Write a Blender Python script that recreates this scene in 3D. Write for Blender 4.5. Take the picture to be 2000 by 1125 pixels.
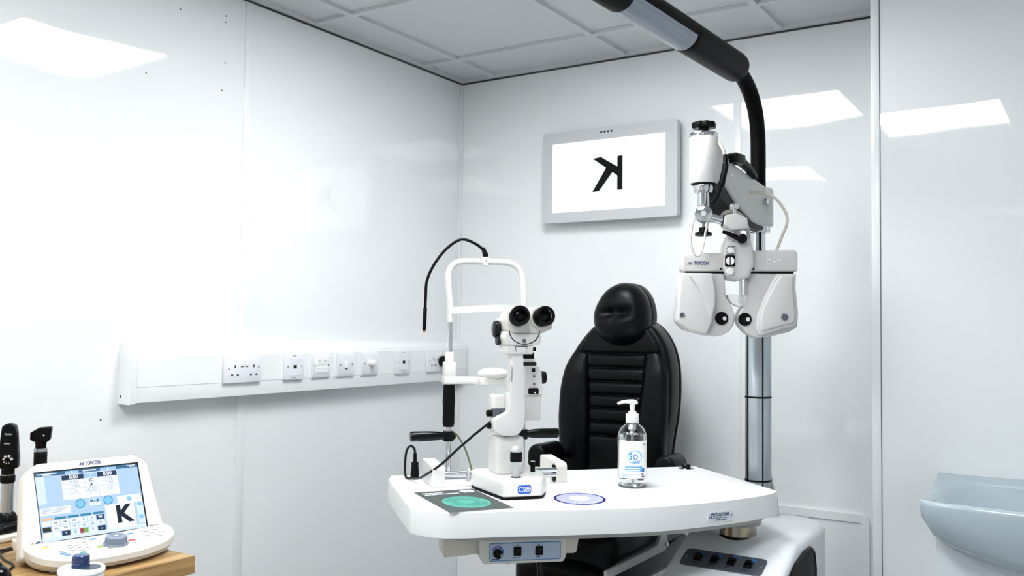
import bpy, bmesh, math, random
from mathutils import Vector, Matrix
random.seed(7)
PI = math.pi
scene = bpy.context.scene
COL = scene.collection
for o in list(bpy.data.objects):
    bpy.data.objects.remove(o)

# ------------------------------------------------------------------ camera
ROOM_H = 2.30
cam_d = bpy.data.cameras.new('camera')
cam = bpy.data.objects.new('camera', cam_d); COL.objects.link(cam)
yaw, pitch, roll = .5713, .0422, .0115
fw = Vector((-math.sin(yaw)*math.cos(pitch), math.cos(yaw)*math.cos(pitch), math.sin(pitch)))
rt = Vector((math.cos(yaw), math.sin(yaw), 0)); upv = rt.cross(fw)
r2 = rt*math.cos(roll) + upv*math.sin(roll); u2 = upv*math.cos(roll) - rt*math.sin(roll)
cm = Matrix((r2, u2, -fw)).transposed().to_4x4(); cm.translation = Vector((2.298, -3.155, 1.25))
cam.matrix_world = cm
cam_d.sensor_width = 36; cam_d.lens = 1770*36/2000
cam_d.dof.use_dof = True; cam_d.dof.focus_distance = 2.35; cam_d.dof.aperture_fstop = 5.6
cam_d.clip_start = .02
scene.camera = cam

# ------------------------------------------------------------------ light and exposure
world = bpy.data.worlds.new('world'); scene.world = world; world.use_nodes = True
world.node_tree.nodes['Background'].inputs[0].default_value = (.8, .88, 1, 1)
world.node_tree.nodes['Background'].inputs[1].default_value = .0
LAMP = 20.0           # strength of the ceiling light panels
SCREEN = 1.05
vs = scene.view_settings
vs.view_transform = 'Standard'; vs.look = 'None'; vs.gamma = 1; vs.use_curve_mapping = False
vs.exposure = .25

# ------------------------------------------------------------------ materials
def lin(h):
    h = h.lstrip('#'); out = []
    for i in (0, 2, 4):
        c = int(h[i:i+2], 16)/255
        out.append(c/12.92 if c <= .04045 else ((c+.055)/1.055)**2.4)
    return (*out, 1)
MATS = {}
def mat(name, col, rough=.5, metal=0, spec=.5, emit=0, bump=None, trans=0, ior=1.5, coat=0, var=None, mottle=None):
    if name in MATS: return MATS[name]
    m = bpy.data.materials.new(name); m.use_nodes = True
    nt = m.node_tree; b = nt.nodes['Principled BSDF']
    c = lin(col) if isinstance(col, str) else col
    b.inputs['Base Color'].default_value = c
    b.inputs['Roughness'].default_value = rough; b.inputs['Metallic'].default_value = metal
    b.inputs['Specular IOR Level'].default_value = spec; b.inputs['IOR'].default_value = ior
    b.inputs['Transmission Weight'].default_value = trans
    b.inputs['Coat Weight'].default_value = coat; b.inputs['Coat Roughness'].default_value = .08
    if emit and not name.startswith('led'):
        b.inputs['Base Color'].default_value = (c[0]*.05, c[1]*.05, c[2]*.05, 1)
    if emit:
        b.inputs['Emission Color'].default_value = c; b.inputs['Emission Strength'].default_value = emit
    tc = nt.nodes.new('ShaderNodeTexCoord')
    if var:                                    # faint uneven colour, scale and amount
        n = nt.nodes.new('ShaderNodeTexNoise'); n.inputs['Scale'].default_value = var[0]
        n.inputs['Detail'].default_value = 3
        r = nt.nodes.new('ShaderNodeMix'); r.data_type = 'RGBA'
        k = var[1]
        r.inputs[6].default_value = (c[0]*(1-k), c[1]*(1-k), c[2]*(1-k), 1)
        r.inputs[7].default_value = (min(1, c[0]*(1+k)), min(1, c[1]*(1+k)), min(1, c[2]*(1+k)), 1)
        nt.links.new(tc.outputs['Object'], n.inputs['Vector']); nt.links.new(n.outputs['Fac'], r.inputs[0])
        nt.links.new(r.outputs[2], b.inputs['Base Color'])
    if bump:                                   # scale, distance in metres
        n = nt.nodes.new('ShaderNodeTexNoise'); n.inputs['Scale'].default_value = bump[0]
        n.inputs['Detail'].default_value = bump[2] if len(bump) > 2 else 2
        bp = nt.nodes.new('ShaderNodeBump'); bp.inputs['Strength'].default_value = 1; bp.inputs['Distance'].default_value = bump[1]
        nt.links.new(tc.outputs['Object'], n.inputs['Vector']); nt.links.new(n.outputs['Fac'], bp.inputs['Height'])
        nt.links.new(bp.outputs['Normal'], b.inputs['Normal'])
    MATS[name] = m
    return m

M_wall = mat('glossy_wall_panel', '#eef1f2', .02, spec=.6, bump=(2.2, .005, 1), var=(2.5, .012))
M_wtrim = mat('wall_trim', '#eef1f2', .25)
M_tile = mat('ceiling_tile', '#d0d4d7', .9, spec=.2, bump=(220, .0004), var=(60, .02))
M_bar = mat('ceiling_bar', '#ced2d5', .6)
M_gap = mat('shadow_gap_and_joint', '#3a3c3a', .7)  # dark tone: painted shadow gap below the ceiling angle, and the boxed-wall joint
M_floor = mat('floor_vinyl', '#94979a', .45, var=(30, .08))
M_wht = mat('white_plastic', '#f1f2f2', .35)
M_wht2 = mat('white_enamel', '#e2e1de', .28, bump=(300, .00003))
M_cream = mat('cream_plastic', '#dddad2', .4, var=(8, .01))
M_beige = mat('beige_enamel', '#d5d1c3', .42, var=(9, .02))
M_gplas = mat('warm_grey_plastic', '#cecdcb', .38, bump=(500, .00003))
M_armw = mat('light_grey_enamel', '#cfcfcb', .4)
M_table = mat('table_laminate', '#f5f6f6', .3, spec=.4, bump=(400, .00002))
M_unit = mat('unit_enamel', '#e6e9ec', .3, var=(6, .01))
M_under = mat('underside_grey', '#a9a9a6', .5)
M_black = mat('black_plastic', '#050506', .3, spec=.16, bump=(600, .00003))
M_blackg = mat('black_gloss', '#040507', .12, spec=.25)
M_rub = mat('black_rubber', '#060607', .6, spec=.14)
M_lamp = mat('black_lamp_paint', '#060505', .45, spec=.07)
M_dgrey = mat('dark_grey_enamel', '#1d2024', .45, spec=.3)
M_side = mat('dark_side_cover', '#1c1815', .6, spec=.2, var=(20, .1))
M_leather = mat('black_leather', '#040506', .36, spec=.17, bump=(260, .00025, 4), var=(30, .15))
M_chrome = mat('chrome', '#d5d8dc', .09, 1)
M_steel = mat('brushed_steel', '#a89f8f', .22, 1, bump=(200, .00005))
M_alu = mat('anodised_aluminium', '#b9c0c6', .3, .9, bump=(300, .00004))
M_silver = mat('silver_paint', '#c3c6c9', .35, .2)
M_mon = mat('monitor_grey', '#c5c8ca', .42, var=(40, .01))
M_plate = mat('socket_white', '#e8eaef', .3)
M_trunk = mat('trunking_pvc', '#f0f3f4', .3)
M_hole = mat('dark_opening', '#15130f', .8)
M_hole2 = mat('grey_screw', '#6f6f70', .4, .6)
M_inkgrey = mat('grey_print', '#9a9ca2', .6)
M_navy = mat('navy_print', '#20386b', .5)
M_blue = mat('blue_print', '#2f6fb8', .5)
M_cso = mat('cso_blue', '#0f57c4', .4)
M_white_ink = mat('white_print', '#f6f7f8', .5)
M_ink = mat('black_print', '#08090a', .5, spec=.15)
M_red = mat('red_tip', '#a01c24', .4)
M_cabw = mat('cream_cable', '#c9c5ba', .45)
M_cabg = mat('khaki_cable', '#5b5a45', .5)
M_cabb = mat('black_cable', '#0a0c0e', .4, spec=.3)
M_ceram = mat('ceramic_blue_grey', '#b9c8d0', .12, spec=.6)
M_cab = mat('cabinet_white', '#dbe1e5', .4)
M_screenw = mat('lit_white_screen', '#fbfdff', .2, emit=SCREEN)
M_glass = mat('clear_bottle', '#ffffff', .02, trans=1, ior=1.42)
M_liq = mat('clear_gel', '#f4fafc', .0, trans=1, ior=1.34)
M_lensglass = mat('eyepiece_glass', '#020305', .03, spec=.18)
M_bluecap = mat('blue_cap', '#0b2a5c', .15, coat=.5)
M_panelplate = mat('control_plate', '#5f656d', .35, .5)
M_plateb = mat('pale_blue_plate', '#b4c3d8', .4)
M_frameb = mat('blue_line', '#4a86b8', .45)
M_diff = mat('lamp_lens', '#aab4c4', .25, trans=.35, bump=(250, .0006, 0))
M_brdark = mat('brochure_slate', '#3c4644', .55)
M_teal = mat('brochure_teal', '#4aa08d', .55)
M_teal2 = mat('brochure_teal_deep', '#37897a', .55)
M_paper = mat('white_paper', '#f7f7f8', .6)
M_indigo = mat('brochure_indigo', '#2c38b4', .55)
M_lilac = mat('brochure_lilac', '#8f95e0', .55)
M_wood = None

def wood_mat():
    m = bpy.data.materials.new('oak_laminate'); m.use_nodes = True; nt = m.node_tree; b = nt.nodes['Principled BSDF']
    tc = nt.nodes.new('ShaderNodeTexCoord'); mp = nt.nodes.new('ShaderNodeMapping'); mp.inputs['Scale'].default_value = (26, 1.6, 26)
    n = nt.nodes.new('ShaderNodeTexNoise'); n.inputs['Scale'].default_value = 1.6; n.inputs['Detail'].default_value = 6; n.inputs['Distortion'].default_value = .6
    cr = nt.nodes.new('ShaderNodeValToRGB'); e = cr.color_ramp.elements
    e[0].position = .3; e[0].color = lin('#7d5f38'); e[1].position = .7; e[1].color = lin('#c4a372')
    x = e.new(.5); x.color = lin('#a98655')
    nt.links.new(tc.outputs['Object'], mp.inputs[0]); nt.links.new(mp.outputs[0], n.inputs['Vector'])
    nt.links.new(n.outputs['Fac'], cr.inputs[0]); nt.links.new(cr.outputs[0], b.inputs['Base Color'])
    b.inputs['Roughness'].default_value = .4
    return m
M_wood = wood_mat()

# ------------------------------------------------------------------ mesh helpers
def rpoly(pts, r, n=4):
    """polygon with rounded corners; r a number or one per corner"""
    out = []; N = len(pts)
    for i in range(N):
        p = Vector(pts[i]); a = Vector(pts[i-1]); c = Vector(pts[(i+1) % N]); rr = r[i] if isinstance(r, (list, tuple)) else r
        d1 = (a-p); d2 = (c-p); l1, l2 = d1.length, d2.length
        if rr <= 0: out.append(tuple(p)); continue
        d1.normalize(); d2.normalize(); ang = d1.angle(d2)
        t = min(rr/math.tan(ang/2), l1*.48, l2*.48)
        s, e = p+d1*t, p+d2*t
        for k in range(n+1):
            f = k/n
            out.append(tuple(s*(1-f)**2 + p*2*f*(1-f) + e*f*f))
    return out
def spline(pts, n=6, closed=False):
    P = [Vector(p) for p in pts]; N = len(P); out = []
    rng = N if closed else N-1
    for i in range(rng):
        if closed: p0, p1, p2, p3 = P[i-1], P[i], P[(i+1) % N], P[(i+2) % N]
        else: p0, p1, p2, p3 = P[max(i-1, 0)], P[i], P[i+1], P[min(i+2, N-1)]
        for k in range(n):
            t = k/n
            out.append(.5*((2*p1)+(p2-p0)*t+(2*p0-5*p1+4*p2-p3)*t*t+(3*p1-p0-3*p2+p3)*t**3))
    if not closed: out.append(P[-1])
    return out
def circle(cx, cy, r, n=32, ry=None):
    return [(cx+r*math.cos(2*PI*i/n), cy+(ry or r)*math.sin(2*PI*i/n)) for i in range(n)]

class MB:
    def __init__(s): s.bm = bmesh.new()
    def _add(s, t, M=None, bev=0, seg=3, ang=35):
        bmesh.ops.recalc_face_normals(t, faces=t.faces[:])
        if bev > 0:
            t.normal_update()
            es = [e for e in t.edges if len(e.link_faces) == 2 and e.calc_face_angle(0) > math.radians(ang)]
            if es: bmesh.ops.bevel(t, geom=es, offset=bev, segments=seg, profile=.5, affect='EDGES', clamp_overlap=True)
        if M is not None: bmesh.ops.transform(t, matrix=M, verts=t.verts)
        me = bpy.data.meshes.new('t'); t.to_mesh(me); t.free(); s.bm.from_mesh(me); bpy.data.meshes.remove(me)
        return s
    def box(s, x0, x1, y0, y1, z0, z1, bev=0, seg=3, M=None):
        t = bmesh.new(); bmesh.ops.create_cube(t, size=1)
        for v in t.verts: v.co = Vector((x0 if v.co.x < 0 else x1, y0 if v.co.y < 0 else y1, z0 if v.co.z < 0 else z1))
        return s._add(t, M, bev, seg)
    def prism(s, poly, a, b, axis='z', bev=0, seg=3, M=None, ang=50, top=1.0):
        t = bmesh.new(); n = len(poly)
        cx = sum(p[0] for p in poly)/n; cy = sum(p[1] for p in poly)/n
        def P(p, h, k=1):
            x, y = cx+(p[0]-cx)*k, cy+(p[1]-cy)*k
            return {'z': (x, y, h), 'y': (x, h, y), 'x': (h, x, y)}[axis]
        A = [t.verts.new(P(p, a)) for p in poly]; B = [t.verts.new(P(p, b, top)) for p in poly]
        t.faces.new(A); t.faces.new(B)
        for i in range(n): t.faces.new((A[i], A[(i+1) % n], B[(i+1) % n], B[i]))
        return s._add(t, M, bev, seg, ang)
    def lathe(s, prof, p0=(0, 0, 0), axis=(0, 0, 1), n=28, M=None, loop=False):
        """prof: (radius, height) pairs along axis from p0"""
        t = bmesh.new(); rings = []
        for r, h in prof:
            if r < 1e-6: rings.append([t.verts.new((0, 0, h))])
            else: rings.append([t.verts.new((r*math.cos(2*PI*i/n), r*math.sin(2*PI*i/n), h)) for i in range(n)])
        for a, b in (list(zip(rings, rings[1:]))+([(rings[-1], rings[0])] if loop else [])):
            for i in range(n):
                j = (i+1) % n
                if len(a) == 1 and len(b) == 1: continue
                if len(a) == 1: t.faces.new((a[0], b[i], b[j]))
                elif len(b) == 1: t.faces.new((a[i], a[j], b[0]))
                else: t.faces.new((a[i], a[j], b[j], b[i]))
        if not loop and len(rings[0]) > 1: t.faces.new(rings[0])
        if not loop and len(rings[-1]) > 1: t.faces.new(rings[-1])
        q = Vector((0, 0, 1)).rotation_difference(Vector(axis).normalized()).to_matrix().to_4x4()
        q.translation = Vector(p0)
        return s._add(t, (M @ q) if M is not None else q)
    def cyl(s, p0, p1, r, r1=None, n=24, bev=0, M=None):
        p0, p1 = Vector(p0), Vector(p1); L = (p1-p0).length; r1 = r if r1 is None else r1
        if bev: pr = [(r-bev, 0), (r-bev*.3, bev*.3), (r, bev), (r1, L-bev), (r1-bev*.3, L-bev*.3), (r1-bev, L)]
        else: pr = [(r, 0), (r1, L)]
        return s.lathe(pr, p0, p1-p0, n, M)
    def tube(s, pts, r, n=10, sub=6, M=None, smooth=True, closed=False):
        P = spline(pts, sub, closed) if smooth else [Vector(p) for p in pts]
        t = bmesh.new(); rings = []; up = None; N = len(P)
        for i, p in enumerate(P):
            d = (P[min(i+1, N-1)]-P[max(i-1, 0)]) if not closed else P[(i+1) % N]-P[i-1]
            d.normalize()
            if up is None: up = d.orthogonal().normalized()
            up = (up-d*up.dot(d)).normalized(); sd = d.cross(up)
            rr = r(i/(N-1)) if callable(r) else r
            if isinstance(rr, tuple): ra, rb = rr
            else: ra = rb = rr
            rings.append([t.verts.new(p+up*ra*math.cos(2*PI*k/n)+sd*rb*math.sin(2*PI*k/n)) for k in range(n)])
        pairs = list(zip(rings, rings[1:])) + ([(rings[-1], rings[0])] if closed else [])
        for a, b in pairs:
            for k in range(n): t.faces.new((a[k], a[(k+1) % n], b[(k+1) % n], b[k]))
        if not closed: t.faces.new(rings[0]); t.faces.new(rings[-1])
        return s._add(t, M)
    def strip(s, path, prof, M=None, up=(0, 0, 1)):
        """sweep a closed 2-D profile (side, up) along an open path"""
        t = bmesh.new(); P = [Vector(p) for p in path]; N = len(P); rings = []; U = Vector(up)
        for i, p in enumerate(P):
            d = (P[min(i+1, N-1)]-P[max(i-1, 0)]).normalized(); sd = d.cross(U).normalized(); uu = sd.cross(d)
            rings.append([t.verts.new(p+sd*a+uu*b) for a, b in prof])
        n = len(prof)
        for a, b in zip(rings, rings[1:]):
            for k in range(n): t.faces.new((a[k], a[(k+1) % n], b[(k+1) % n], b[k]))
        t.faces.new(rings[0]); t.faces.new(rings[-1])
        return s._add(t, M)
    def pillow(s, outline, yf, ym, yb, n=9, p=1.0, M=None, axis='y', push=None):
        """inflated cushion: outline at depth ym, bulging to yf in front and yb behind"""
        t = bmesh.new(); c = Vector((sum(q[0] for q in outline)/len(outline), sum(q[1] for q in outline)/len(outline)))
        def P(q, h): return (q[0], h, q[1]) if axis == 'y' else (q[0], q[1], h)
        def half(yy):
            R = []
            for k in range(1, n):
                a = k/n*PI/2; sc = math.cos(a)**p; h = ym+(yy-ym)*math.sin(a)
                R.append([t.verts.new(P(c+(Vector(q)-c)*sc, h)) for q in outline])
            return R, t.verts.new(P(c, yy))
        mid = [t.verts.new(P(q, ym)) for q in outline]; N = len(outline)
        for yy in (yf, yb):
            R, tip = half(yy); prev = mid
            for ring in R:
                for i in range(N): t.faces.new((prev[i], prev[(i+1) % N], ring[(i+1) % N], ring[i]))
                prev = ring
            for i in range(N): t.faces.new((prev[i], prev[(i+1) % N], tip))
        if push:
            for v in t.verts: v.co = push(v.co)
        return s._add(t, M)
    def ball(s, c, rx, ry=None, rz=None, n=20, M=None):
        t = bmesh.new(); bmesh.ops.create_uvsphere(t, u_segments=n, v_segments=n//2+2, radius=1)
        for v in t.verts: v.co = Vector((v.co.x*rx+c[0], v.co.y*(ry or rx)+c[1], v.co.z*(rz or rx)+c[2]))
        return s._add(t, M)
    def sheet(s, verts, faces, M=None):
        t = bmesh.new(); V = [t.verts.new(v) for v in verts]
        for f in faces: t.faces.new([V[i] for i in f])
        return s._add(t, M)
    def text(s, txt, size, M, bold=.0, ext=.0002, wrap=None, sx=1.0, align='CENTER', fit=None):
        cu = bpy.data.curves.new('t', 'FONT'); cu.body = txt; cu.size = size; cu.align_x = align; cu.align_y = 'CENTER'
        cu.offset = bold; cu.extrude = ext; cu.resolution_u = 3
        ob = bpy.data.objects.new('t', cu); COL.objects.link(ob)
        dg = bpy.context.evaluated_depsgraph_get(); me = bpy.data.meshes.new_from_object(ob.evaluated_get(dg))
        t = bmesh.new(); t.from_mesh(me); bpy.data.meshes.remove(me); bpy.data.objects.remove(ob); bpy.data.curves.remove(cu)
        if fit and t.verts:
            w = max(v.co.x for v in t.verts)-min(v.co.x for v in t.verts); sx = fit/w
        for v in t.verts: v.co.x *= sx
        if wrap:
            R, z0 = wrap
            for v in t.verts:
                a = v.co.x/R; rr = R+v.co.z; v.co = Vector((rr*math.sin(a), -rr*math.cos(a), v.co.y+z0))
        return s._add(t, M)

def dashes(mb, M, w, h, n=1, d=.0003):
    """a line of print too small to read: n short dashes filling width w, centred"""
    k = w/n
    for i in range(n):
        x = -w/2+i*k; mb.box(x, x+k*.82, -h/2, h/2, 0, d, M=M)
    return mb
def link(name, me, m, parent=None):
    o = bpy.data.objects.new(name, me); COL.objects.link(o)
    if m is not None and not me.materials: me.materials.append(m)
    if parent is not None: o.parent = parent
    return o
def done(mb, name, m, parent=None, label=None, kind=None, sharp=38, flat=False):
    bm = mb.bm; bm.normal_update()
    for f in bm.faces: f.smooth = not flat
    for e in bm.edges:
        if len(e.link_faces) == 2: e.smooth = e.calc_face_angle(0) < math.radians(sharp)
    me = bpy.data.meshes.new(name); bm.to_mesh(me); bm.free()
    o = link(name, me, m, parent)
    if label: o['label'] = label
    if kind: o['kind'] = kind
    return o
def thing(name, label, cat, loc=(0, 0, 0), ang=0, group=None):
    o = bpy.data.objects.new(name, None); COL.objects.link(o); o.empty_display_size = .05
    o.location = loc; o.rotation_euler = (0, 0, ang); o['label'] = label; o['category'] = cat
    if group: o['group'] = group
    return o
def tag(o, label, cat, group=None):
    o['label'] = label; o['category'] = cat
    if group: o['group'] = group
    return o
def struct(mb, name, m, parent=None, **k):
    o = done(mb, name, m, parent, **k)
    if parent is None: o['kind'] = 'structure'
    return o
def face_m(o, x, y, z, nrm='-y', rot=0):
    """matrix for flat print: local x right, y up, z out of the surface"""
    if nrm == '-y': m = Matrix(((1, 0, 0), (0, 0, -1), (0, 1, 0)))
    if nrm == '+x': m = Matrix(((0, 0, 1), (1, 0, 0), (0, 1, 0)))
    if nrm == '+z': m = Matrix(((1, 0, 0), (0, 1, 0), (0, 0, 1)))
    m = m.to_4x4() @ Matrix.Rotation(rot, 4, 'Z'); m.translation = (x, y, z); return m

# ================================================================== the room
RX, RY = 3.3, -4.6
BX, BY = 1.752, -.35        # boxed-out wall on the right: left edge and front
struct(MB().box(-.1, 0, RY, .1, 0, ROOM_H+.1), 'wall_left', M_wall)
struct(MB().box(0, BX, 0, .1, 0, ROOM_H+.1), 'wall_back', M_wall)
struct(MB().box(BX, RX, BY, .1, 0, ROOM_H+.1), 'wall_boxed', M_wall)
struct(MB().box(RX, RX+.1, RY, BY, 0, ROOM_H+.1), 'wall_right', M_wall)
struct(MB().box(0, RX, RY-.1, RY, 0, ROOM_H+.1), 'wall_front', M_wall)
struct(MB().box(-.1, RX+.1, RY-.1, .1, -.1, 0), 'floor', M_floor)
ceil = struct(MB().box(-.1, RX+.1, RY-.1, .1, ROOM_H+.03, ROOM_H+.1), 'ceiling', M_tile)

# suspended grid: bars 24 mm wide, tiles resting on them
gx = [.181+.6*i for i in range(6)]; gy = [-.289-.6*i for i in range(8)]
for x in gx: done(MB().box(x-.012, x+.012, RY, 0, ROOM_H, ROOM_H+.012), 'grid_bar', M_bar, ceil)
for y in gy: done(MB().box(0, RX, y-.012, y+.012, ROOM_H+.0002, ROOM_H+.0118), 'grid_bar', M_bar, ceil)
xs = [0]+gx+[RX]; ys = [0]+gy+[RY]
LIGHTS = {(2, 2): ('square lit panel in ceiling nearest the corner, mirrored in left wall', 'a'),
          (3, 4): ('square lit panel in ceiling mirrored in boxed wall above the basin', 'b'),
          (1, 5): ('square lit panel in ceiling farthest back, mirrored beside the black lamp tube', 'c')}
tile_me = {}
for i in range(len(xs)-1):
    for j in range(len(ys)-1):
        x0, x1, y0, y1 = xs[i]+.001, xs[i+1]-.001, ys[j+1]+.001, ys[j]-.001
        if x1-x0 < .02 or y1-y0 < .02 or (x0+x1)/2 > BX and y0 > BY: continue
        if (i, j) in LIGHTS:
            cx, cy = (x0+x1)/2, (y0+y1)/2
            t = thing('ceiling_light', LIGHTS[i, j][0], 'ceiling light', (cx, cy, ROOM_H+.012), group='square lit ceiling panels')
            fr = MB()
            for a, b, c, d in ((-.298, .298, -.298, -.285), (-.298, .298, .285, .298), (-.298, -.285, -.285, .285), (.285, .298, -.285, .285)):
                fr.box(a, b, c, d, -.006, .004)
            done(fr, 'frame', M_wht, t)
            done(MB().box(-.285, .285, -.285, .285, -.002, .003), 'diffuser', mat('led_diffuser', (.97, .99, 1, 1), .5, emit=LAMP), t)
            continue
        key = (round(x1-x0, 4), round(y1-y0, 4))
        if key not in tile_me:
            w, h = key; mb = MB().box(-w/2, w/2, -h/2, h/2, 0, .014)
            o = done(mb, 'ceiling_tile', M_tile, ceil); tile_me[key] = o.data
        else: o = link('ceiling_tile', tile_me[key], M_tile, ceil)
        o.location = ((x0+x1)/2, (y0+y1)/2, ROOM_H+.012)
# perimeter angle, and dark strips under it that paint the shadow gap
struct(MB().box(.0, .022, RY, 0, ROOM_H-.001, ROOM_H+.012), 'trim_1', M_bar)
struct(MB().box(.022, BX, -.022, 0, ROOM_H-.001, ROOM_H+.012), 'trim_2', M_bar)
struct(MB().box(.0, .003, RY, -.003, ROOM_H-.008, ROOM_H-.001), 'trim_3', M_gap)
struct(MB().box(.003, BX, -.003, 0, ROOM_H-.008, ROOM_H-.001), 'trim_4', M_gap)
# joint strips between the wall panels, corner bead and edge trim of the boxed wall
def vstrip(name, x0, x1, y0, y1, z1=ROOM_H-.008):
    struct(MB().box(x0, x1, y0, y1, 0, z1, bev=.0012, seg=2), name, M_wtrim)
vstrip('trim_5', 0, .003, -1.192, -1.158)
vstrip('trim_6', 0, .003, -2.42, -2.386)
vstrip('trim_7', 1.212, 1.240, -.003, 0)
vstrip('trim_8', 0, .010, -.012, 0)
vstrip('trim_9', BX-.002, BX+.022, BY-.004, BY+.02, ROOM_H)
struct(MB().box(BX+.022, BX+.0235, BY-.0012, BY, 0, ROOM_H), 'trim_10', M_gap)
# old fixing holes in the left wall
wl = bpy.data.objects['wall_left']
for y, z in ((-1.44, 2.19), (-1.27, 2.22), (-1.272, 2.2), (-1.55, 1.97), (-1.27, 2.07), (-1.28, 1.98), (-1.66, .98)):
    done(MB().cyl((-.002, y, z), (.0006, y, z), .0028, n=10), 'screw_hole', M_hole2, wl)

# low access panel in the back wall
ap = thing('access_panel', 'low white access panel with raised rounded frame behind the column base', 'panel', (1.30, 0, .1))
outer = rpoly([(-.40, 0), (.372, 0), (.372, .546), (-.40, .546)], [.01, .01, .03, .03], 6)
inner = rpoly([(-.375, .02), (.346, .02), (.346, .519), (-.375, .519)], [.004]*4, 6)
t = MB(); n = len(outer)
V = [(x, -.012, z) for x, z in outer]+[(x, -.012, z) for x, z in inner]+[(x, 0, z) for x, z in outer]+[(x, -.004, z) for x, z in inner]
F = [(i, (i+1) % n, n+(i+1) % n, n+i) for i in range(n)]+[(i, 2*n+i, 2*n+(i+1) % n, (i+1) % n) for i in range(n)]+[(n+i, n+(i+1) % n, 3*n+(i+1) % n, 3*n+i) for i in range(n)]
t.sheet(V, F); done(t, 'frame', M_wtrim, ap)
done(MB().prism(inner, -.007, 0, 'y', bev=.001), 'panel', M_wtrim, ap)

# ================================================================== trunking and sockets on the left wall
tr = thing('cable_trunking', 'long white dado cable trunking running along the left wall', 'trunking', (0, -.80, 1.02))
Y0, Y1 = -.808+.002, .796
prof = [(0, .004), (.05, .0035), (.05, .143), (.046, .148), (.0, .17)]
done(MB().prism([(a, b) for a, b in prof], 0, 1, 'z', M=Matrix(((1, 0, 0, 0), (0, 0, Y1-Y0-.014, Y0+.014), (0, 1, 0, 0), (0, 0, 0, 1))), bev=.0015, seg=2), 'body', M_trunk, tr)
segs = [(-.786, -.496), (-.342, -.246), (-.161, -.121), (-.037, 0.0), (.086, .129), (.215, .317), (.403, .509), (.656, .79)]
for a, b in segs: done(MB().box(.0495, .0512, a, b, .047, .132, bev=.0006, seg=1), 'cover', M_trunk, tr)
cap = MB().prism([(0, 0), (.053, 0), (.053, .146), (.048, .151), (0, .174)], 0, 1, 'z', M=Matrix(((1, 0, 0, 0), (0, 0, .017, Y0-.002), (0, 1, 0, 0), (0, 0, 0, 1))), bev=.003)
ec = done(cap, 'end_cap', M_trunk, tr)
done(MB().cyl((.010, Y0-.0024, .022), (.010, Y0+.001, .022), .0036, n=12), 'screw', M_hole, ec)

FACE = .0512
def plate_root(name, label, y, cat='socket', group=None):
    return thing(name, label, cat, (FACE, y, 1.1075), group=group)
def plate(w, par, h=.0855, curved=False, back=True):
    if curved:
        pr = [(0, -h/2), (.006, -h/2), (.010, -h/2+.012), (.0105, 0), (.010, h/2-.012), (.006, h/2), (0, h/2)]
        mb = MB().prism(pr, 0, 1, 'z', M=Matrix(((1, 0, 0, 0), (0, 0, w, -w/2), (0, 1, 0, 0), (0, 0, 0, 1))), bev=.0015, seg=2)
    else: mb = MB().box(0, .0105, -w/2, w/2, -h/2, h/2, bev=.002, seg=2)
    return done(mb, 'plate', M_plate, par)
def dot(par, y, z, r=.0026, name='screw', m=M_hole2, x=.0105):
    return done(MB().cyl((x-.001, y, z), (x+.0006, y, z), r, n=12), name, m, par)
def socket_face(p, yc, sgn):
    done(MB().box(.0095, .0111, yc-.0022, yc+.0022, .0035, .0125), 'earth_slot', M_hole, p)
    for dy in (-.011, .011): done(MB().box(.0095, .0111, yc+dy-.0035, yc+dy+.0035, -.0205, -.0155), 'pin_slot', M_hole, p)
    ys_ = yc+sgn*.028
    done(MB().box(.009, .0135, ys_-.006, ys_+.006, .008, .0295, bev=.0015, seg=2), 'rocker', M_wht, p)
    done(MB().box(.0095, .0112, ys_-.0055, ys_+.0055, .0055, .0075), 'rocker_mark', M_hole2, p)
def double_socket(y, label):
    p = plate_root('double_socket', label, y, group='double wall sockets'); plate(.147, p)
    socket_face(p, -.034, 1); socket_face(p, .040, -1)
    dot(p, -.058, .001); dot(p, .060, .004)
    return p
double_socket(-1.219, 'white double wall socket with two switches, nearest the trunking end')
double_socket(-.218, 'white double wall socket with a black plug, behind the chin rest post')
pl = thing('mains_plug', 'round black mains plug in the far double socket', 'plug', (FACE+.0112, -.200, 1.105))
done(MB().lathe([(.004, 0), (.021, .0), (.023, .004), (.021, .026), (.016, .033), (0, .034)], (0, 0, 0), (1, 0, 0)), 'body', M_black, pl)
done(MB().tube([(.02, 0, -.018), (.022, .004, -.04), (.02, .012, -.075), (.01, .02, -.10)], .003), 'lead', M_cabb, pl)
def data_plate(y, label):
    p = plate_root('data_outlet', label, y, group='single data outlets'); plate(.086, p)
    done(MB().box(.010, .0118, -.026, .026, -.029, .029, bev=.0006, seg=1), 'module', M_plate, p)
    done(MB().box(.0112, .0122, -.0075, .0075, -.0055, .0055), 'port', M_hole, p)
    dot(p, -.0303, .0); dot(p, .0303, .001)
    done(dashes(MB(), face_m(p, .0105, 0, .036, '+x'), .021, .0034), 'print_line', M_inkgrey, p)
    done(dashes(MB(), face_m(p, .0105, 0, -.036, '+x'), .026, .0028), 'print_line', M_inkgrey, p)
data_plate(-1.004, 'square white outlet with one dark port, beside the first double socket')
data_plate(-.440, 'square white outlet with one dark port, next to the dimmer knob')
p = plate_root('quad_outlet', 'white outlet with four small shuttered ports, grey lower edge', -.879); plate(.086, p, curved=True)
done(MB().box(.009, .0118, -.028, .028, -.026, .028, bev=.0008, seg=1), 'module', M_wht, p)
for y in (-.013, .013):
    for z in (.011, -.014):
        s_ = done(MB().box(.0112, .013, y-.010, y+.010, z-.008, z+.008, bev=.0006, seg=1), 'shutter', M_wht, p)
        done(MB().box(.0125, .0132, y-.007, y+.007, z+.004, z+.0056), 'slot', M_inkgrey, s_)
dot(p, -.033, .001); dot(p, .033, .001)
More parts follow.
